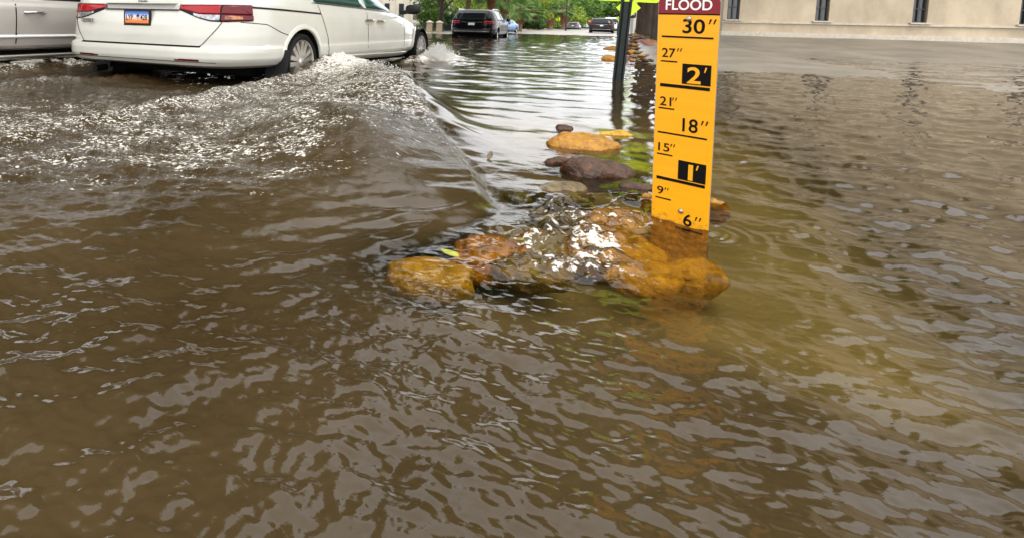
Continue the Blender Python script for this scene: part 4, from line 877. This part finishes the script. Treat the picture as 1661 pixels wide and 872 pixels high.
def make_palm(name, label, loc, height, r_, crown, seed, group=None, boots=True):
    g = np.random.default_rng(seed); t = thing(name, label, 'palm tree', loc, 0, group)
    mb = MB(); pts = [(.04 * math.sin(z) * r_, 0, z) for z in np.linspace(-.2, height, 12)]; mb.tube(pts, [r_ * (1.25 if i == 0 else 1.0 + .04 * math.sin(i * 2.1)) for i in range(12)], 12); mb.build('trunk', M_PALMT, t, 60)
    if boots:
        mb = MB()
        for i in range(11):
            for j in range(7):
                an = 2 * math.pi * (j + .5 * (i % 2)) / 7; z = height - .02 - i * r_ * .55; d = Vector((math.cos(an), math.sin(an), 0)); p0 = d * r_ * .9 + Vector((0, 0, z - r_ * .5)); p1 = d * r_ * 1.75 + Vector((0, 0, z + r_ * .5)); mb.tube([p0, p1], [r_ * .28, r_ * .16], 4)
        mb.build('frond_stubs', M_BOOT, t)
    V_ = []; F_ = []
    for k in range(44):
        an = g.uniform(0, 6.28); el = R(g.uniform(-48, 72)); d = Vector((math.cos(an) * math.cos(el), math.sin(an) * math.cos(el), math.sin(el))); pet = crown * g.uniform(.42, .6); base = Vector((0, 0, height + .1)) ; c_ = base + d * pet - Vector((0, 0, .10 * pet))
        sd_ = d.cross(Vector((0, 0, 1))); sd_ = sd_.normalized() if sd_.length > .05 else Vector((1, 0, 0)); up_ = sd_.cross(d); q = len(V_); w_ = .012 * crown
        V_ += [base - sd_ * w_, base + sd_ * w_, c_ + sd_ * w_, c_ - sd_ * w_]; F_.append((q, q + 1, q + 2, q + 3))
        for j in range(15):
            a_ = R(-115 + 230 * j / 14); dd = d * math.cos(a_) + sd_ * math.sin(a_); ln = crown * .50 * (1 - .25 * abs(a_) / 2); e_ = c_ + dd * ln - Vector((0, 0, ln * .28)) + up_ * .05 * ln; sid = (d * -math.sin(a_) + sd_ * math.cos(a_)) * .034 * crown; m_ = c_ + dd * ln * .45
            q = len(V_); V_ += [c_, m_ + sid, e_, m_ - sid]; F_.append((q, q + 1, q + 2, q + 3))
    link('crown', numpy_mesh('crown', [v[:] for v in V_], F_), M_PALM, t); return t
def shrub(name, label, loc, size, mt, seed, n=2600, leaf=.10, group=None, cat='shrub'):
    t = thing(name, label, cat, loc, 0, group); g = np.random.default_rng(seed); mb = MB()
    for k in range(7): a_ = g.uniform(0, 6.28); mb.tube([(0, 0, -.05), (math.cos(a_) * size[0] * .2, math.sin(a_) * size[1] * .2, size[2] * .5), (math.cos(a_) * size[0] * .36, math.sin(a_) * size[1] * .36, size[2] * .85)], [.03, .02, .008], 5)
    mb.build('stems', M_BARK, t)
    def cf_(g, n):
        cc = g.uniform(-1, 1, (18, 3)); cc[:, 2] = np.abs(cc[:, 2]); idx = g.integers(0, 18, n); d = g.normal(size=(n, 3)); d /= np.linalg.norm(d, axis=1)[:, None]
        return (cc[idx] * np.array([.34, .34, .72]) + d * .22 * g.uniform(.3, 1, (n, 1)) + np.array([0, 0, .1])) * np.array(size)
    V_, F_ = leaf_cloud(n, cf_, leaf, seed + 1); V_[:, 2] = np.maximum(V_[:, 2], .01); link('foliage', numpy_mesh('foliage', V_, F_), mt, t); return t

# palms along the far kerb, from the black car towards the crossing
for x, dep, hpx, cr_, lab, sd in ((758, 40, -26, 1.9, 'palm with reddish trunk right behind the black car with roof rails', 1), (795, 44, -10, 1.8, 'palm with stubby trunk behind the right end of the black car', 2), (818, 48, -2, 1.7, 'palm with stubby trunk beside the blue car', 3), (843, 55, 15, 1.75, 'short palm with bare pale trunk just right of the blue car', 4),
                                 (866, 74, 19, 1.9, 'small palm second to the right of the blue car', 5), (892.5, 84, 18, 2.0, 'pale palm left of the distant yellow diamond sign', 6), (915, 88, 15, 2.1, 'palm with pinkish trunk beside the thin lamp post', 7), (938, 150, 23, 2.6, 'far palm above the grey and silver cars', 8)):
    b = on_ground(x, dep); hh = at_d(x, hpx, dep).z - b.z; make_palm('palm_tree', lab, b, hh, max(.14, dep * .0045), cr_, 60 + sd, 'palms along the far side of the street')
# broadleaf trees
TREES = [(715, 43, 6.5, 2.6, M_LEAF_D, .20, 4200, 'dark forked tree behind the stone gate pillars', .42), (690, 75, 11, 5.5, M_LEAF_D, .30, 4500, 'evergreen tree beside the pale building behind the minivan', .30),
         (752, 72, 12, 5.5, M_LEAF_M, .35, 6000, 'mid green tree above the black car with roof rails', .08), (783, 66, 9, 4.6, M_LEAF_Y, .30, 6000, 'yellow green tree between the two palms behind the black car', .05), (812, 88, 13, 6.0, M_LEAF_D, .40, 6500, 'dark tree behind the blue car', .05), (836, 78, 8, 4.6, M_LEAF_Y, .3, 6000, 'yellow green tree behind the short palm', .05),
         (860, 108, 14, 7.0, M_LEAF_D, .40, 6500, 'dark tree right of the short palm', .03), (884, 104, 10, 6.0, M_LEAF_Y, .35, 6000, 'yellow green tree left of the lamp post', .05), (908, 130, 15, 8.0, M_LEAF_M, .45, 6500, 'green tree behind the lamp post', .04),
         (932, 190, 13, 10., M_LEAF_F, .5, 6500, 'pale green tree closing the street behind the grey car', .02), (955, 230, 15, 12., M_LEAF_F, .5, 6500, 'pale green tree closing the street behind the silver car', .02), (978, 210, 14, 10., M_LEAF_F, .5, 6500, 'pale green tree closing the street behind the distant black car', .04), (1003, 185, 12, 8., M_LEAF_M, .5, 5500, 'green tree far off behind the leaning sign post', .10)]
for k, (x, dep, hh, sp, mt, tr_, n, lab, low) in enumerate(TREES): make_tree('street_tree', lab, on_ground(x, dep), hh, sp, mt, 200 + k, tr_, n, max(.12, dep * .0030), low, 'trees along the street')
# tall trees over the left side of the street, seen only as reflections and foliage above the minivan
for k, (x, y, hh, sp, lab) in enumerate(((-26, 34, 14, 6, 'tall tree beyond the minivan, nearest the left edge'), (-19, 46, 13, 6, 'tall tree beyond the minivan, nearer its mirror'), (-14, 9, 17, 9, 'big spreading tree beyond the silver truck'), (-13.5, 21, 17, 9, 'big spreading tree behind the minivan roof'))): make_tree('tall_tree', lab, (x, y, float(ground_z(x, y))), hh, sp, M_LEAF_D, 300 + k, .4, 14000, .40, .30, 'trees along the street')
for x, dep, sz, mt, lab in ((697, 46, (2.6, 2.0, 2.0), M_LEAF_M, 'bushy hedge shrub behind the left gate pillar'), (724, 47, (2.4, 2.0, 1.9), M_LEAF_D, 'bushy shrub between the gate pillars and the black car'), (856, 70, (4.6, 2.2, 1.3), M_LEAF_D, 'dense low hedge right of the short palm'), (897, 96, (5.0, 2.0, .9), M_LEAF_Y, 'low bright hedge under the distant diamond sign'), (803, 62, (3.6, 2, 1.6), M_LEAF_D, 'dark hedge behind the roof of the black car')):
    shrub('hedge_shrub', lab, on_ground(x, dep), sz, mt, int(x), 3000, max(.08, dep * .0022))
# two dark trunks on the verge, left of the gauge
for x, wpx, dep, lab, sd in ((1047, 26, 19, 'broad dark brown tree trunk left of the gauge top', 1), (1066, 16, 16.5, 'slimmer brown tree trunk half hidden by the gauge', 2)):
    b = on_ground(x, dep); r_ = wpx * dep / FPX / 2; t = thing('verge_tree', lab, 'tree', b); g = np.random.default_rng(sd); mb = MB(); n = 28; rows = []
    for z in (-.3, 0, .12, .3, .8, 1.6, 2.6, 3.6):
        fl = 1 + .35 * math.exp(-max(0, z) * 5); rows.append([Vector((r_ * fl * (1 + .07 * math.sin(5 * a + sd) + .04 * math.sin(9 * a + z)) * math.cos(a), r_ * fl * (1 + .07 * math.sin(5 * a + sd) + .04 * math.sin(9 * a + z)) * math.sin(a), z)) for a in np.linspace(0, 2 * math.pi, n)])
    mb.sheet(rows)
    for k in range(6): a = k * 1.05 + sd; mb.tube([(0, 0, 3.3), (math.cos(a) * .8, math.sin(a) * .8, 4.4), (math.cos(a) * 2.8, math.sin(a) * 2.8, 9.5)], [r_ * .5, r_ * .3, .04], 8)
    mb.build('trunk', M_BARK, t, 60)
    V_, F_ = leaf_cloud(13000, lambda g, n: (lambda d: d / np.linalg.norm(d, axis=1)[:, None] * g.uniform(.3, 1, (n, 1)) ** .5 * np.array([5.6, 5.6, 5.6]) + np.array([0, 0, 10.2]))(g.normal(size=(n, 3))), .28, 400 + sd); link('crown', numpy_mesh('crown', V_, F_), M_LEAF_M, t)  # unseen crown, added large and dense to darken the water reflections

# ------------------------------------------------------------------ gate pillars, railings, buildings, people
for x, lab in ((697, 'left of two tan stone gate pillars with pyramid caps'), (713, 'right of two tan stone gate pillars with pyramid caps')):
    b = on_ground(x, 40); t = thing('gate_pillar', lab, 'pillar', b, 0, 'stone gate pillars'); MB().box((0, 0, .28), (.38, .38, .80), bev=.012).build('shaft', M_STONE, t); MB().box((0, 0, .70), (.48, .48, .06), bev=.01).build('cap_slab', M_STONE2, t)
    MB().add([(-.22, -.22, .73), (.22, -.22, .73), (.22, .22, .73), (-.22, .22, .73), (0, 0, .86)], [(0, 1, 4), (1, 2, 4), (2, 3, 4), (3, 0, 4)]).build('pyramid_cap', M_STONE2, t); MB().box((0, 0, -.10), (.46, .46, .12)).build('plinth', M_STONE, t)
for xa, xb, lab in ((701.5, 708.5, 'dark iron railing between the two gate pillars'), (717.5, 733, 'dark iron railing right of the gate pillars, behind the black car'), (640, 692, 'dark iron railing left of the gate pillars, behind the minivan nose')):
    a, b = on_ground(xa, 40), on_ground(xb, 40); t = thing('iron_railing', lab, 'railing', a); d = b - a; d.z = 0; n = max(4, int(d.length / .07))
    for zz in (.10, .58): MB().tube([(0, 0, zz), (d.x, d.y, zz)], .016, 6).build('rail', M_IRON, t)
    for k in range(n + 1): q = d * (k / n); MB().tube([(q.x, q.y, -.05), (q.x, q.y, .66)], .011, 4).build('bar', M_IRON, t)
# pale building behind the hedge
pb = on_ground(655, 95); t = thing('pale_building', 'pale cream building with tall dark openings behind the hedge and gate pillars', 'building', pb, R(10))
MB().box((0, 0, 5), (22, 8, 10.6)).build('wall', M_STUCCO2, t); MB().box((0, -.1, 10.5), (22.6, 8.6, .5)).build('cornice', M_STONE2, t)
for k in range(9):
    x = -9.6 + k * 2.4
    for z0 in (2.2, 6.2):
        wdw = MB().box((x, -4.0, z0), (.85, .12, 2.6)).build('window', M_FRAME, t); MB().box((x, -4.07, z0), (.7, .04, 2.4)).build('pane', M_PANE, wdw)
    if k < 8: MB().box((x + 1.2, -4.06, 4.7), (.35, .18, 9.4)).build('pilaster', M_STONE2, t)
# cream building on the right
cbY = 23.0; cb = thing('cream_building', 'cream stucco building with tall dark window behind the gauge', 'building', (5.0, cbY, .5))
WX1 = 28.0
wins = [at_d(1190.5, 10, 1).copy()]
dx = ray(1190.5, 10); wx0 = dx.x / dx.y * cbY - 5.0
winx = [wx0 + q for q in (0, 2.6, 5.2, 7.8, 10.4, 13.0)]
WB, WT, HWW = .545, 2.3, .19
edges = [0.0]
for x in winx: edges += [x - HWW, x + HWW]
edges.append(WX1)
mb = MB()
for k in range(0, len(edges), 2): mb.box(((edges[k] + edges[k + 1]) / 2, .2, 6.0), (edges[k + 1] - edges[k], .4, 13.0))
for x in winx: mb.box((x, .2, (WB - .5) / 2), (2 * HWW, .4, WB + .5)); mb.box((x, .2, (WT + 12.5) / 2), (2 * HWW, .4, 12.5 - WT))
mb.box((WX1 / 2, 3.4, 6.0), (WX1, 6.0, 13.0)); mb.build('wall', M_STUCCO, cb)  # unseen upper wall, raised so its reflection darkens the water
MB().box((WX1 / 2, -.03, .46), (WX1 + .06, .06, .06)).build('sill_band', M_STONE2, cb); MB().box((WX1 / 2, -.05, .0), (WX1 + .1, .1, .26)).build('plinth', M_STONE2, cb); MB().box((WX1 / 2, 3.1, 12.6), (WX1 + .6, 7.4, .3)).build('cornice', M_STONE2, cb)
for x in winx:
    mb = MB(); 
    for q in (-HWW + .02, 0, HWW - .02): mb.box((x + q, .14, (WB + WT) / 2), (.04, .06, WT - WB))
    for zz in np.linspace(WB + .02, WT - .02, 5): mb.box((x, .142, zz), (2 * HWW, .056, .035))
    wdw = mb.build('window', M_FRAME, cb); MB().box((x, -.05, WB - .02), (2 * HWW + .16, .14, .05)).build('sill', M_STONE2, wdw); MB().box((x, -.02, WT + .09), (2 * HWW + .16, .05, .16)).build('lintel', M_STONE2, wdw); MB().box((x, .19, (WB + WT) / 2), (2 * HWW, .02, WT - WB)).build('pane', M_PANE, wdw)
# pale wall glimpsed between the meter and the trunks
b = on_ground(1031, 60); o = MB().box((0, 0, 1.3), (1.0, 5, 3.2)).box((0, 0, 2.95), (1.2, 5.2, .16)).build('pale_wall', M_STUCCO2, None); o.location = b; tag(o, 'pale cream wall end glimpsed between parking meter and tree trunk', 'wall')
def person(label, loc, rz, hgt, top_m, leg_m, step):
    """walking figure: one skinned body, clothes and hair as children"""
    s_ = hgt / 1.75; J = {'pel': (0, 0, .95), 'spi': (0, .01, 1.18), 'che': (0, .0, 1.38), 'nek': (0, .0, 1.52), 'hed': (0, .02, 1.62), 'crn': (0, .02, 1.72),
        'lh': (-.10, 0, .92), 'lk': (-.10, step * .5 + .04, .50), 'la': (-.10, step * .75 - .06, .09), 'lt': (-.10, step * .75 + .10, .03), 'rh': (.10, 0, .92), 'rk': (.10, -step * .35 + .05, .50), 'ra': (.10, -step * .9, .12), 'rt': (.10, -step * .9 + .14, .03),
        'ls': (-.19, 0, 1.42), 'le': (-.25, -step * .3, 1.16), 'lw': (-.25, -step * .25 + .12, .93), 'rs': (.19, 0, 1.42), 're': (.25, step * .3, 1.16), 'rw': (.25, step * .4 + .12, .95)}
    rr = {'pel': .15, 'spi': .135, 'che': .155, 'nek': .06, 'hed': .098, 'crn': .07, 'lh': .10, 'rh': .10, 'lk': .062, 'rk': .062, 'la': .045, 'ra': .045, 'lt': .035, 'rt': .035, 'ls': .065, 'rs': .065, 'le': .045, 're': .045, 'lw': .034, 'rw': .034}
    ed = [('pel', 'spi'), ('spi', 'che'), ('che', 'nek'), ('nek', 'hed'), ('hed', 'crn'), ('pel', 'lh'), ('lh', 'lk'), ('lk', 'la'), ('la', 'lt'), ('pel', 'rh'), ('rh', 'rk'), ('rk', 'ra'), ('ra', 'rt'), ('che', 'ls'), ('ls', 'le'), ('le', 'lw'), ('che', 'rs'), ('rs', 're'), ('re', 'rw')]
    t = thing('person', label, 'person', loc, rz)
    def skin(name, keys, grow, mt):
        ks = [k for k in J if k in keys]; me = bpy.data.meshes.new(name); me.from_pydata([tuple(Vector(J[k]) * s_) for k in ks], [(ks.index(a), ks.index(b)) for a, b in ed if a in keys and b in keys], []); o = bpy.data.objects.new(name, me); COL.objects.link(o)
        md = o.modifiers.new('s', 'SKIN'); sv = me.skin_vertices[0].data
        for i, k in enumerate(ks): sv[i].radius = ((rr[k] + grow) * s_,) * 2; sv[i].use_root = (i == 0)
        sb = o.modifiers.new('u', 'SUBSURF'); sb.levels = 1; sb.render_levels = 1
        dg = bpy.context.evaluated_depsgraph_get(); m2 = bpy.data.meshes.new_from_object(o.evaluated_get(dg)); bpy.data.objects.remove(o); m2.name = name; return link(name, m2, mt, t, 180)
    skin('body', set(J), 0, M_SKIN); skin('shirt', {'pel', 'spi', 'che', 'ls', 'rs', 'le', 're'}, .014, top_m); skin('trousers', {'pel', 'lh', 'lk', 'la', 'rh', 'rk', 'ra'}, .012, leg_m)
    v, f = ico(2); mb = MB(); mb.add([(q[0] * .105 * s_, (q[1] * .11 - .005) * s_, (1.69 + q[2] * .085) * s_) for q in v], f); mb.build('hair', M_HAIR, t, 180); return t
person('person in navy clothes walking across the far street, on the left', on_ground(905, 97), R(-80), 1.50, M_NAVY, M_NAVY, .16)
person('person in white top and dark trousers walking, right of the other', on_ground(910.5, 97), R(-80), 1.50, M_WHITEC, M_NAVY, .22)

# ------------------------------------------------------------------ spray
M_DROP = mat('white spray', (.80, .78, .72), .35, trans=.25)
def spray(name, label, n, gen, seed):
    g = np.random.default_rng(seed); P_, S_, D_ = gen(g, n); base = np.array([[0, 0, 1], [.9, 0, -.4], [-.45, .78, -.4], [-.45, -.78, -.4]]); V_ = []; fs = np.array([[0, 1, 2], [0, 2, 3], [0, 3, 1], [1, 3, 2]])
    V_ = P_[:, None, :] + base[None] * S_[:, None, None] + D_[:, None, :] * base[None, :, 2:3] * S_[:, None, None]; F_ = (np.arange(n)[:, None, None] * 4 + fs[None]).reshape(-1, 3)
    o = stuff(link(name, numpy_mesh(name, V_.reshape(-1, 3), F_), M_DROP, None, 180)); o['label'] = label; o['category'] = 'spray'; return o
def wheel_gen(wy, hgt, outx, back, size):
    def gen(g, n):
        t = g.uniform(0, 1, n); u = g.normal(0, 1, n); a = g.uniform(0, 1, n) ** 1.6
        lxp = VHW + .02 + outx * a + .10 * np.abs(g.normal(size=n)); lyp = wy + .05 + back * (t - .45); z = hgt * a * (1 - a) * 3.2 * g.uniform(.15, 1, n) * np.sin(np.pi * np.clip(t * .9 + .1, 0, 1)) + .04
        P_ = np.array(VAN_O)[None] + lxp[:, None] * np.array(VR)[None] + lyp[:, None] * np.array(VF)[None]; P_[:, 2] = z
        return P_, size * g.uniform(.35, 1.3, n) ** 1.5, np.stack([.6 * a, .3 * u, 1.2 * (1 - a)], 1)
    return gen
spray('front_wheel_spray', 'white spray thrown up by the front wheel of the minivan', 6500, wheel_gen(5.0, .34, .34, 1.0, .0075), 1)
spray('rear_wheel_spray', 'white foam drops thrown up in front of the rear wheel of the minivan', 4200, wheel_gen(1.62, .20, .75, 1.0, .006), 2)
